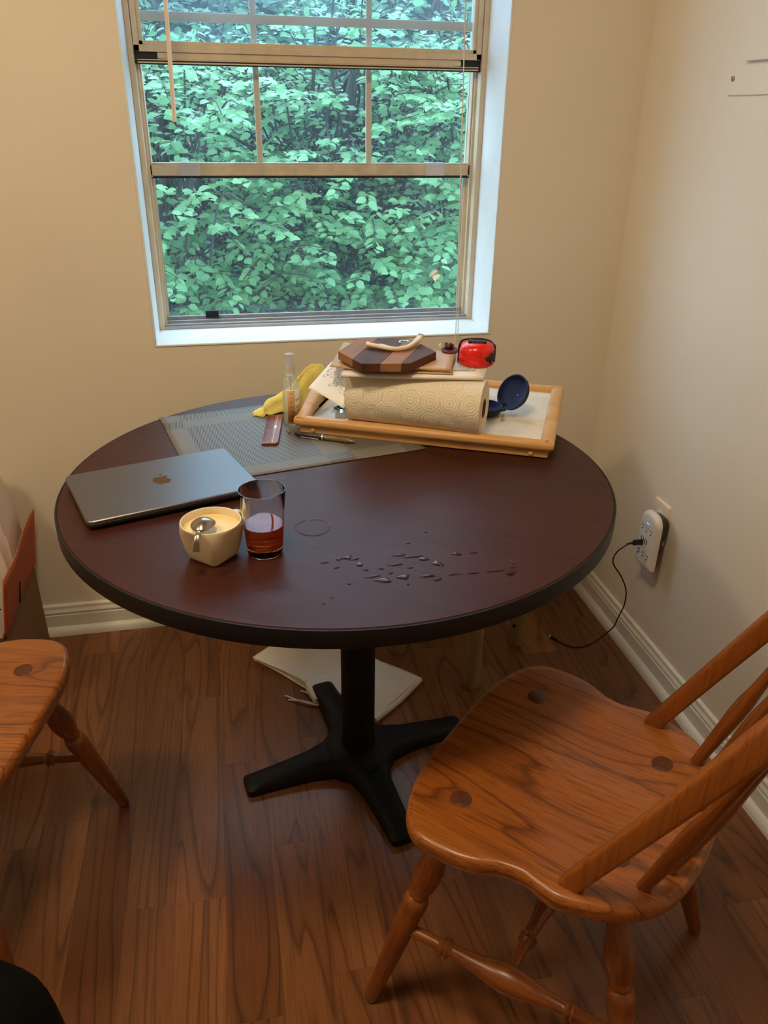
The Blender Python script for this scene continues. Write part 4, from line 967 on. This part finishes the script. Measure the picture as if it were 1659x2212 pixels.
# ================================================================ OUTLET, POWER STRIP, CABLE
WHT = plain('white_plastic', (232, 226, 222), 0.3, noise=0.01); IVO = plain('ivory_plate', (234, 222, 206), 0.35, noise=0.01); SLOT = plain('slot_black', (14, 13, 13), 0.6)
op = thing('wall_outlet', 'ivory wall outlet plate behind the white power strip', 'outlet', (0, -0.4145, 0.4275))
B().loft([[(-x_, y, z) for y, z in rrect(0.070-2*i, 0.114-2*i, 0.004, 4)] for x_, i in ((0.0, 0.0), (0.003, 0.0), (0.0058, 0.002), (0.0062, 0.004))]).obj('plate', IVO, op, smooth=20)
for dz in (0.0195, -0.0195):
    rc_ = B().loft([[(-x_, y*k, z*k+dz) for y, z in rrect(0.0335, 0.0285, 0.011, 6)] for x_, k in ((0.005, 1.0), (0.0072, 1.0), (0.0078, 0.95))]).obj('receptacle', IVO, op, smooth=40)
    B().box(-0.0081, -0.0075, dz-0.002, -0.0070, -0.0055, dz+0.0065).box(-0.0081, 0.0055, dz-0.002, -0.0070, 0.0075, dz+0.0055).obj('slot', SLOT, rc_, smooth=0)
B().lathe([(0.0032, 0), (0.0032, 0.0008), (0.0005, 0.0014)], 14).obj('screw', IVO, op, loc=(-0.0062, 0, 0), rot=(0, math.radians(-90), 0))

PSW, PSH = 0.082, 0.158
ps = thing('power_strip', 'white six outlet power strip with blue light on the outlet', 'power strip', (-0.008, -0.4380, 0.3900))
# profile across thickness: front face bows and tapers
def psr(x_, w_, h_, r_, cz=0.0):
    top_ = [p for p in rrect(w_, h_, r_, 8) if p[1] >= 0]; rb = min(r_, 0.008)
    bot_ = [p for p in rrect(w_, h_, rb, 8) if p[1] < 0]
    return [(-x_, y, z+cz) for y, z in top_+bot_]
B().loft([psr(0.0, 0.050, 0.062, 0.012, 0.035), psr(0.010, 0.054, 0.070, 0.014, 0.033), psr(0.016, PSW-0.014, PSH-0.012, 0.028), psr(0.024, PSW-0.006, PSH-0.005, 0.030)]).obj('back_shell', plain('grey_plastic_back', (58, 52, 46), 0.5), ps, smooth=50)
B().loft([psr(0.0235, PSW-0.002, PSH-0.002, 0.030), psr(0.027, PSW, PSH, 0.031), psr(0.035, PSW-0.002, PSH-0.003, 0.030), psr(0.040, PSW-0.012, PSH-0.012, 0.026), psr(0.0415, PSW-0.022, PSH-0.024, 0.022), psr(0.0418, 0.02, 0.06, 0.008)]).obj('face', WHT, ps, smooth=60)
fx = -0.0418
for row, z0 in ((0, 0.030), (1, -0.042)):
    for k in range(3):
        y0 = 0.021-0.021*k
        so = B(); so.box(fx-0.0004, y0-0.0048, z0+0.002, fx+0.002, y0-0.0034, z0+0.0085).box(fx-0.0004, y0+0.0034, z0+0.002, fx+0.002, y0+0.0048, z0+0.0085)
        so.loft([[(fx-x_, y0+0.0024*math.cos(a), z0-0.0045+0.0026*math.sin(a)) for a in [i*math.pi/6 for i in range(12)]] for x_ in (-0.002, 0.0004)])
        so.obj('socket', SLOT, ps, smooth=0)
for k in range(4):
    y0 = 0.018-0.009*k
    B().box(fx-0.0004, y0-0.0016, -0.010, fx+0.002, y0+0.0016, 0.004).obj('usb_port', SLOT, ps, smooth=0)
gE = shader_mat('blue_indicator'); em = gE.n('ShaderNodeEmission'); em.inputs[0].default_value = (0.07, 0.16, 1, 1); em.inputs[1].default_value = 3.0; gE.t.links.new(em.outputs[0], gE.out.inputs[0])
B().box(fx-0.0006, -0.007, 0.0462, fx+0.003, 0.007, 0.0490).obj('indicator_light', gE.m, ps, smooth=0, label='glowing blue light')
B().box(fx-0.0003, -0.015, 0.0446, fx+0.003, 0.014, 0.0455).obj('seam', plain('seam_grey', (110, 106, 104), 0.5), ps, smooth=0)

cab = thing('charging_cable', 'thin black charging cable from the power strip down to the floor', 'cable', (-0.0510, -0.4290, 0.3800))
co = Vector((-0.0510, -0.4290, 0.3800))
B().box(-0.026, -0.0075, -0.0035, 0.001, 0.0075, 0.0035).obj('plug', BLACK, cab, bevel=0.0015, rot=(math.radians(90), 0, 0))
B().tube([(-0.024, 0, 0), (-0.034, 0.001, -0.002), (-0.042, 0.002, -0.004)], [0.0032, 0.0028, 0.0022], n=8).obj('strain_relief', BLACK, cab)
cpts = [(-0.088, -0.4275, 0.377), (-0.112, -0.4200, 0.352), (-0.118, -0.4180, 0.318), (-0.095, -0.4320, 0.280), (-0.075, -0.4330, 0.235), (-0.062, -0.4150, 0.175), (-0.052, -0.3800, 0.110), (-0.046, -0.3560, 0.062), (-0.058, -0.3400, 0.028), (-0.088, -0.3440, 0.008), (-0.125, -0.3530, 0.0022), (-0.158, -0.3520, 0.0022), (-0.1800, -0.3320, 0.0024), (-0.1960, -0.3080, 0.0030)]
B().tube([p-co for p in spline(cpts, 8)], 0.0019, n=8).obj('cord', BLACK, cab)
M, L = align(Vector((-0.1940, -0.3110, 0.0042)), Vector((-0.2110, -0.2840, 0.0042)))
o = B().lathe([(0.0018, -0.004), (0.0036, 0.0), (0.0040, 0.004), (0.0040, 0.020)], 12).obj('end_plug', BLACK, cab); M.translation = M.translation-co; o.matrix_local = M
o = B().box(-0.0030, -0.0011, 0.019, 0.0030, 0.0011, 0.0265).obj('connector', SILV, cab); o.matrix_local = M

# ================================================================ electrical panel on the right wall
ep = thing('electrical_panel', 'wall coloured electrical panel cover at the upper right edge', 'electrical panel', (0, -0.362, 1.4075))
B().loft([[(-x_, -0.23+y, 0.31+z) for y, z in rrect(0.46-2*i, 0.62-2*i, 0.006, 4)] for x_, i in ((0.0, 0.0), (0.0025, 0.0), (0.0035, 0.0012))]).obj('cover', WALL, ep, smooth=0)
B().loft([[(-x_, -0.23+y, 0.31+z) for y, z in rrect(0.350-2*i, 0.500-2*i, 0.004, 4)] for x_, i in ((0.0030, 0.0), (0.0105, 0.0), (0.0115, 0.0012))]).obj('door', WALL, ep, smooth=0)
for yy, zz in ((-0.014, 0.031), (-0.446, 0.031), (-0.014, 0.589), (-0.446, 0.589)):
    so = B().lathe([(0.0052, 0), (0.0050, 0.0016), (0.0030, 0.0026), (0.0005, 0.0028)], 16).obj('screw', plain('painted_screw', (170, 138, 100), 0.45), ep, loc=(-0.0035, yy, zz), rot=(0, math.radians(-90), 0))
    B().box(-0.0044, -0.0007, 0.0020, 0.0044, 0.0007, 0.0030).obj('screw_slot', GASKET, so, rot=(0, 0, 0.7))

# ================================================================ left: cardboard box, paper bag, black cloth
g = G('printed_cardboard'); o_ = g.obj(); nz = g.noise(g.vmul(o_, (1, 0.35, 1)), 16, 4, 0.6)
g.set(Base_Color=g.ramp(nz, [(0.30, lin((120, 84, 54))), (0.40, lin((176, 74, 30))), (0.8, lin((190, 80, 32)))]), Roughness=0.7); ORCARD = g.m
KRAFT = plain('brown_cardboard', (128, 92, 58), 0.8, noise=0.05, nscale=20); KRAFT2 = plain('corrugated_edge', (150, 108, 66), 0.85, noise=0.3, nscale=150)
bx_ = thing('cardboard_box', 'open brown cardboard box with orange printed flap at the left wall', 'box', (-1.84, -0.222, 0))
bw, bd, bh, tk_ = 0.205, 0.180, 0.262, 0.004
B().box(-bw, -bd, 0.001, bw, bd, 0.005).obj('bottom', KRAFT, bx_, smooth=0)
rp = B().box(bw-tk_, -bd, 0.005, bw, bd, bh).obj('side_panel', KRAFT, bx_, smooth=0)
B().box(-bw, -bd, 0.005, -bw+tk_, bd, bh).obj('side_panel', KRAFT, bx_, smooth=0)
B().box(-bw+tk_, -bd, 0.005, bw-tk_, -bd+tk_, bh).obj('front_panel', KRAFT, bx_, smooth=0)
B().box(-bw+tk_, bd-tk_, 0.005, bw-tk_, bd, bh).obj('back_panel', KRAFT, bx_, smooth=0)
def flapp(u_, v_):  # v up the flap, flaring outward
    y = -bd+2*bd*u_; h_ = 0.160*v_; wob = 0.004*math.sin(u_*6)*v_
    return (bw+0.004+0.026*v_+wob, y-0.0*v_, bh-0.004+h_)
fl = B().grid(flapp, 16, 8).obj('flap', ORCARD, bx_, smooth=60, solid=tk_, label='orange printed flap')
B().tube([Vector(flapp(i/16, 1.0)) for i in range(17)], 1.0, sec=[(0.0022, -0.0012), (0.0022, 0.0012), (-0.0022, 0.0012), (-0.0022, -0.0012)]).obj('corrugated_edge', KRAFT2, fl, smooth=0)
B().box(-0.003, -0.004, -0.030, 0.003, 0.004, 0.030).obj('handle_slot', SLOT, fl, bevel=0.001, loc=(bw+0.0125, -0.03, bh+0.034), rot=(0, math.radians(9), 0))
# torn print spots on the plain side
for k, (y0, z0, s_) in enumerate(((-0.10, 0.17, 0.05), (-0.085, 0.13, 0.035))):
    rd = random.Random(k); pts_ = []
    for i in range(14):
        a = 2*math.pi*i/14; r_ = s_*(0.6+0.4*rd.random()); pts_.append((y0+r_*0.55*math.cos(a), z0+r_*math.sin(a)))
    B().prism(pts_, 0, 0.0006, Matrix(((0, 0, 1, bw), (1, 0, 0, 0), (0, 1, 0, 0), (0, 0, 0, 1)))).obj('print_patch', ORCARD, bx_, smooth=0)
PBAG = plain('white_bag_paper', (226, 214, 206), 0.7, noise=0.03, nscale=9, bump=0.5, bscale=10, bdist=0.01); BAGIN = plain('kraft_bag_inside', (176, 128, 84), 0.8)
pbg = thing('paper_bag', 'tall white paper bag standing in the cardboard box', 'paper bag', (-1.762, -0.135, 0.006))
def bagring(z, wx, wy, wob):
    rr = []
    for i, (x, y) in enumerate(rrect(wx, wy, 0.018, 5)):
        rr.append((x+wob*math.sin(i*0.9+z*14), y+wob*math.cos(i*1.3+z*11), z))
    return rr
pr = [(0.0, 0.21, 0.13, 0.0), (0.1, 0.225, 0.14, 0.002), (0.22, 0.24, 0.15, 0.003), (0.33, 0.25, 0.155, 0.005), (0.42, 0.235, 0.15, 0.005), (0.50, 0.215, 0.14, 0.004), (0.575, 0.190, 0.13, 0.002)]
B().loft([bagring(*p) for p in pr], caps=False).obj('bag_wall', PBAG, pbg, smooth=60)
B().loft([[(x*0.985, y*0.985, z) for x, y, z in bagring(*p)] for p in pr][::-1], caps=False).obj('bag_inside', BAGIN, pbg, smooth=60)
B().box(-0.10, -0.06, 0.0, 0.10, 0.06, 0.002).obj('bag_bottom', BAGIN, pbg)
CLO = plain('black_cloth', (7, 7, 8), 0.9, spec=0.15, noise=0.1, nscale=200, bump=0.4, bscale=500)
blk = thing('black_garment', 'black garment hanging over the front of the cardboard box', 'garment', (-1.765, -0.412, 0))
def garm(u_, v_):
    x = -0.15+0.27*u_; wv = 0.008*math.sin(u_*14)+0.004*math.sin(u_*31+v_*3)
    if v_ < 0.25: return (x, 0.075-0.075*v_/0.25, 0.30+0.03*math.sin(v_*math.pi*2)+wv*0.4)
    s_ = (v_-0.25)/0.75
    return (x+0.02*s_*(u_-0.5), -0.008-wv-0.015*math.sin(s_*2), 0.30-0.26*s_)
B().grid(garm, 40, 24).obj('fabric', CLO, blk, smooth=180, solid=0.003)

# ================================================================ tote under the table
CANV = plain('cream_canvas', (246, 240, 228), 0.85, noise=0.03, nscale=12, bump=0.3, bscale=900)
tt = thing('folded_tote', 'folded cream canvas bag with white cords on the floor by the table base', 'canvas bag', (-0.8470, -0.3345, 0), math.atan2(-0.676, -0.74)+math.pi)
# local x: short side (B->C reversed), local y: long side
TLx, TLy = 0.205, 0.425; TTM = Matrix.Translation((-0.8470, -0.3345, 0)) @ Matrix.Rotation(math.atan2(-0.676, -0.74)+math.pi, 4, 'Z')
for k, (z, s_, sh) in enumerate(((0.0028, 1.0, 0.0), (0.0085, 0.97, 0.004), (0.0150, 0.985, -0.002))):
    def lay(u_, v_, z=z, s_=s_, sh=sh, k=k):
        x = (u_-0.5)*TLx*s_+sh+0.004*math.sin(v_*9+k); y = (v_-0.5)*TLy*s_
        a_ = TTM @ Vector((x, y, 0)); f0, f1 = Vector((-0.880, -0.46, 0)), Vector((-0.896, -0.392, 0))
        tq = max(0.0, min(1.0, (a_-f0).dot(f1-f0)/(f1-f0).length_squared)); nn_ = a_-f0.lerp(f1, tq); dd = nn_.length
        if dd < 0.040:     # the cloth bunches up against the tip of the table foot
            a_ = a_+(nn_.normalized() if dd > 1e-4 else Vector((0.7, 0.7, 0)))*(0.040-dd); a_ = TTM.inverted() @ a_; x, y = a_.x, a_.y
        return (x, y, z+0.002*math.sin(u_*6+k)*math.sin(v_*5+k*2)+0.001)
    B().grid(lay, 28, 44).obj('fabric_layer', CANV, tt, smooth=80, solid=0.003)
B().tube(spline([(-TLx*0.49, -TLy*0.5+0.004, 0.010), (0, -TLy*0.5-0.002, 0.010), (TLx*0.49, -TLy*0.5+0.002, 0.010)], 8), 1.0, sec=[(0.0085*math.cos(a*math.pi/6), 0.006*math.sin(a*math.pi/6)) for a in range(12)], up=(0, 0, 1)).obj('fold', CANV, tt, smooth=80)
for k in range(3):
    c0_ = Vector((-0.9050+0.0, -0.4680, 0.006)); e_ = [Vector((-0.992, -0.412, 0.003)), Vector((-0.985, -0.430, 0.003)), Vector((-0.950, -0.400, 0.003))][k]
    mid = c0_.lerp(e_, 0.5)+Vector((0.0, -0.012+0.010*k, 0.004))
    M = TTM.inverted()
    B().tube([M @ p for p in spline([c0_+Vector((0.03, 0.03, 0.012)), c0_, mid, e_], 6)], 0.0024, n=6).obj('cord', CORD, tt)

# ================================================================ black bag at the lower left corner
bb_ = thing('black_bag', 'black soft bag filling the bottom left corner of the floor', 'bag', (-1.535, -1.390, 0))
def bagp(u_, v_):
    a = 2*math.pi*u_; t = v_
    prof_ = [(0.05, 0.0), (0.150, 0.0), (0.178, 0.03), (0.185, 0.10), (0.178, 0.18), (0.164, 0.29), (0.125, 0.365), (0.05, 0.395), (0.003, 0.40)]
    s_ = t*(len(prof_)-1); i = min(int(s_), len(prof_)-2); f_ = s_-i
    r_ = prof_[i][0]*(1-f_)+prof_[i+1][0]*f_; z = prof_[i][1]*(1-f_)+prof_[i+1][1]*f_
    k = 1+0.04*math.sin(3*a+1)+0.02*math.sin(5*a+z*20)
    return (r_*k*math.cos(a), r_*k*1.05*math.sin(a), z)
B().grid(bagp, 40, 24).obj('bag_body', CLO, bb_, smooth=180)
B().tube(spline([(-0.10, -0.06, 0.365), (-0.095, -0.06, 0.405), (-0.05, -0.06, 0.418), (-0.005, -0.06, 0.41), (0.0, -0.06, 0.385)], 6), 0.008, n=8).obj('carry_loop', CLO, bb_)

# ================================================================ OUTSIDE
GZ = -1.15
g = G('lawn_soil'); o_ = g.obj(); g.set(Base_Color=g.ramp(g.noise(o_, 3, 5), [(0.35, lin((52, 62, 44))), (0.7, lin((86, 92, 66)))]), Roughness=0.95); GRD = g.m
tag(B().box(-14, 0.6, GZ-0.1, 14, 22, GZ).obj('ground', GRD, smooth=0), 'dim soil and grass below the trees outside', 'ground', kind='structure')
PAV = plain('pale_concrete', (168, 162, 168), 0.85, noise=0.08, nscale=6)
tag(B().box(-6, 5.4, GZ, 8, 7.0, GZ+0.02).obj('path', PAV, smooth=0), 'pale concrete path glimpsed through the leaves', 'path', kind='structure')

def leaf_material(name, cols, trans=0.35):
    g = shader_mat(name)
    geo = g.n('ShaderNodeNewGeometry'); pn = g.noise(geo.outputs['Position'], 9.0, 2)
    att = g.n('ShaderNodeAttribute'); att.attribute_name = 'leaf_tone'
    inf = g.n('ShaderNodeObjectInfo')
    f = g.math('ADD', g.math('MULTIPLY', pn, 0.6), g.math('ADD', g.math('MULTIPLY', att.outputs['Fac'], 0.4), g.math('MULTIPLY', inf.outputs['Random'], 0.25)))
    c = g.ramp(f, [(0.25, cols[0]), (0.55, cols[1]), (0.85, cols[2])])
    df = g.n('ShaderNodeBsdfDiffuse'); tl = g.n('ShaderNodeBsdfTranslucent'); gl = g.n('ShaderNodeBsdfGlossy'); gl.inputs['Roughness'].default_value = 0.38
    g.put(df.inputs[0], c); g.put(tl.inputs[0], c)
    m1 = g.n('ShaderNodeMixShader'); m1.inputs[0].default_value = trans; g.t.links.new(df.outputs[0], m1.inputs[1]); g.t.links.new(tl.outputs[0], m1.inputs[2])
    fr = g.n('ShaderNodeFresnel'); fr.inputs[0].default_value = 1.4
    m2 = g.n('ShaderNodeMixShader'); g.put(m2.inputs[0], fr.outputs[0]); g.t.links.new(m1.outputs[0], m2.inputs[1]); g.t.links.new(gl.outputs[0], m2.inputs[2])
    g.t.links.new(m2.outputs[0], g.out.inputs[0]); return g.m
LEAF = leaf_material('broad_leaf', [(0.13, 0.31, 0.14), (0.23, 0.48, 0.22), (0.36, 0.60, 0.29)])
LEAFD = leaf_material('dark_fine_leaf', [(0.07, 0.16, 0.09), (0.12, 0.26, 0.14), (0.20, 0.36, 0.20)])
LEAFO = leaf_material('autumn_leaf', [(0.55, 0.22, 0.10), (0.62, 0.30, 0.14), (0.66, 0.36, 0.2)])
BARK = plain('tree_bark', (78, 70, 66), 0.9, noise=0.15, nscale=20, bump=0.5, bscale=60, bdist=0.004)
# one leaf: ovate blade folded along the midrib, length 1 along x
LV = np.array([(0, 0, 0), (0.30, 0.0, -0.015), (0.65, 0, -0.03), (1.0, 0, -0.10), (0.18, 0.26, 0.05), (0.52, 0.34, 0.05), (0.84, 0.17, -0.01), (0.18, -0.26, 0.05), (0.52, -0.34, 0.05), (0.84, -0.17, -0.01)])
LF = [(0, 1, 4), (1, 2, 5, 4), (2, 3, 6), (2, 6, 5), (0, 7, 1), (1, 7, 8, 2), (2, 9, 3), (2, 8, 9)]
def leaf_mesh(mat):
    me = bpy.data.meshes.new('leaf'); me.from_pydata([tuple(v) for v in LV], [], LF); me.materials.append(mat)
    me.polygons.foreach_set('use_smooth', [True]*len(me.polygons)); return me
LEAFME, LEAFOME = leaf_mesh(LEAF), leaf_mesh(LEAFO)
CAMP = np.array([-1.0763, -2.0485, 1.3646])
def unit(v): return v/(np.linalg.norm(v)+1e-9)
def spray(p, d, ln, size, out):
    """a twig from p along d with alternate leaves; appends (pos, xaxis, zaxis, size)"""
    n_ = max(4, int(ln/ (size*0.42))); side0 = unit(np.cross(d, (0, 0, 1)))
    for i in range(n_+1):
        t = i/n_; pos = p+d*ln*t+np.array((0, 0, -0.22*ln*t*t))
        s_ = 1 if i % 2 else -1
        ax = unit(d*(0.55 if i < n_ else 1.6)+side0*s_*(0.9 if i < n_ else 0)+np.array((0, 0, -0.28))+rng.normal(0, 0.22, 3))
        up = unit(np.array((0, -0.35, 1.0))+rng.normal(0, 0.33, 3)); z = unit(up-ax*np.dot(up, ax))
        out.append((pos+ax*size*0.12, ax, z, size*rng.uniform(0.7, 1.15)))
def tree(name, label, base, centre, radii, nspray, size, trunk_h, seed, mat=LEAF, group='leafy trees outside the window', ntop=300, mesh=LEAFME, orange=0, core=0):
    global rng
    rng = np.random.default_rng(seed); t = thing(name, label, 'tree', tuple(base), group=group)
    base = np.array(base, float); centre = np.array(centre, float); radii = np.array(radii, float)
    leaves = []; starts = []
    # trunk
    tp = [base, base+(centre-base)*0.45+rng.normal(0, 0.05, 3), centre+np.array((0, 0.1, -0.2)), centre+np.array((0.05, 0.1, radii[2]*0.75))]
    tpts = spline([tuple(p-base) for p in tp], 6)
    B().tube(tpts, [0.075-0.06*i/(len(tpts)-1) for i in range(len(tpts))], n=10).obj('trunk', BARK, t, smooth=60)
    bb = B()
    for k in range(nspray):
        while True:
            v = rng.normal(0, 1, 3); v = unit(v)
            if v[1] < 0.55: break
        r_ = rng.uniform(0.35, 1.0)**0.6 if rng.random() < 0.45 else rng.uniform(0.82, 1.06)
        lump = 1+0.13*math.sin(v[0]*7+seed)*math.cos(v[2]*6+seed*2)
        p = centre+v*radii*r_*lump
        d = unit(v*np.array((1, 1, 0.35))+np.array((0, -0.45, 0.05))+rng.normal(0, 0.25, 3))
        spray(p, d, rng.uniform(0.20, 0.42)*size/0.06, size, leaves)
        if k % 6 == 0:
            a = np.array(tpts[rng.integers(6, len(tpts))])+base; m_ = (a+p)/2+rng.normal(0, 0.06, 3)+np.array((0, 0, -0.05))
            bb.tube(spline([tuple(a-base), tuple(m_-base), tuple(p-base), tuple(p+d*0.25-base)], 4), [0.010-0.0075*i/12 for i in range(13)], n=5)
        elif k % 2 == 0:
            bb.tube([tuple(p-d*0.12-base), tuple(p+d*0.1-base), tuple(p+d*0.28+np.array((0, 0, -0.03))-base)], [0.004, 0.003, 0.0015], n=4)
    o = bb.obj('branches', BARK, t, smooth=60)
    P = np.array([l[0] for l in leaves]); X = np.array([l[1] for l in leaves]); Z = np.array([l[2] for l in leaves]); S = np.array([l[3] for l in leaves]); Y = np.cross(Z, X)
    # leaves that show largest: nearest ones inside the view through the window
    rel = P-CAMP; tt_ = (0.2-CAMP[1])/rel[:, 1]; hx = CAMP[0]+rel[:, 0]*tt_; hz = CAMP[2]+rel[:, 2]*tt_
    vis = (hx > -1.25) & (hx < -0.36) & (hz > 0.84) & (hz < 1.65)
    score = np.linalg.norm(rel, axis=1)+np.where(vis, 0, 100)
    order = np.argsort(score); topi = [i for i in order[:ntop] if vis[i]]
    tops = set(topi)
    for n_, i in enumerate(topi):
        lo = bpy.data.objects.new('leaf', LEAFOME if n_ < orange else mesh); link(lo, t)
        M = Matrix(((X[i][0]*S[i], Y[i][0]*S[i], Z[i][0]*S[i], P[i][0]-base[0]), (X[i][1]*S[i], Y[i][1]*S[i], Z[i][1]*S[i], P[i][1]-base[1]), (X[i][2]*S[i], Y[i][2]*S[i], Z[i][2]*S[i], P[i][2]-base[2]), (0, 0, 0, 1)))
        lo.matrix_local = M
    rest = np.array([i for i in range(len(leaves)) if i not in tops])
    VV = (P[rest][:, None, :]+S[rest][:, None, None]*(LV[None, :, 0:1]*X[rest][:, None, :]+LV[None, :, 1:2]*Y[rest][:, None, :]+LV[None, :, 2:3]*Z[rest][:, None, :])-base).reshape(-1, 3)
    faces = []
    for i in range(len(rest)):
        k = i*10; faces += [tuple(a+k for a in f) for f in LF]
    me = bpy.data.meshes.new('foliage'); me.from_pydata(VV.tolist(), [], faces); me.materials.append(mat)
    me.polygons.foreach_set('use_smooth', [True]*len(me.polygons))
    at = me.attributes.new('leaf_tone', 'FLOAT', 'POINT'); at.data.foreach_set('value', np.repeat(rng.random(len(rest)), 10))
    fo = bpy.data.objects.new('foliage', me); link(fo, t); fo['kind'] = 'stuff'
    return t
tree('leafy_tree', 'leafy broadleaf tree filling the left half of the window view', (-1.55, 3.3, GZ), (-1.35, 2.75, 0.55), (0.95, 0.95, 1.15), 1050, 0.053, 1.0, 3, orange=2)
tree('leafy_tree', 'leafy broadleaf tree in the middle of the window view', (-0.45, 3.5, GZ), (-0.30, 2.85, 0.65), (0.85, 0.95, 1.25), 1000, 0.054, 1.0, 5, orange=2)
tree('leafy_tree', 'leafy broadleaf tree at the right of the window view', (0.65, 3.0, GZ), (0.62, 2.45, 0.60), (0.85, 0.85, 1.20), 720, 0.054, 1.0, 8, orange=2)
tree('tall_tree', 'darker fine leaved tree behind at the upper left of the window', (-1.9, 6.2, GZ), (-1.6, 5.4, 1.35), (1.6, 1.1, 1.7), 620, 0.085, 1.0, 13, mat=LEAFD, group='trees further back', ntop=150, mesh=leaf_mesh(LEAFD))
tree('tall_tree', 'darker tree behind at the upper right of the window', (1.2, 6.4, GZ), (1.0, 5.5, 1.35), (1.7, 1.1, 1.75), 620, 0.085, 1.0, 21, mat=LEAFD, group='trees further back', ntop=150, mesh=leaf_mesh(LEAFD))
# distant hedge closing the view
tree('hedge', 'dark continuous hedge far behind the trees', (0.0, 9.2, GZ), (0.0, 8.6, 1.2), (6.0, 0.9, 2.9), 1100, 0.16, 1.0, 34, mat=LEAFD, group='trees further back', ntop=0)
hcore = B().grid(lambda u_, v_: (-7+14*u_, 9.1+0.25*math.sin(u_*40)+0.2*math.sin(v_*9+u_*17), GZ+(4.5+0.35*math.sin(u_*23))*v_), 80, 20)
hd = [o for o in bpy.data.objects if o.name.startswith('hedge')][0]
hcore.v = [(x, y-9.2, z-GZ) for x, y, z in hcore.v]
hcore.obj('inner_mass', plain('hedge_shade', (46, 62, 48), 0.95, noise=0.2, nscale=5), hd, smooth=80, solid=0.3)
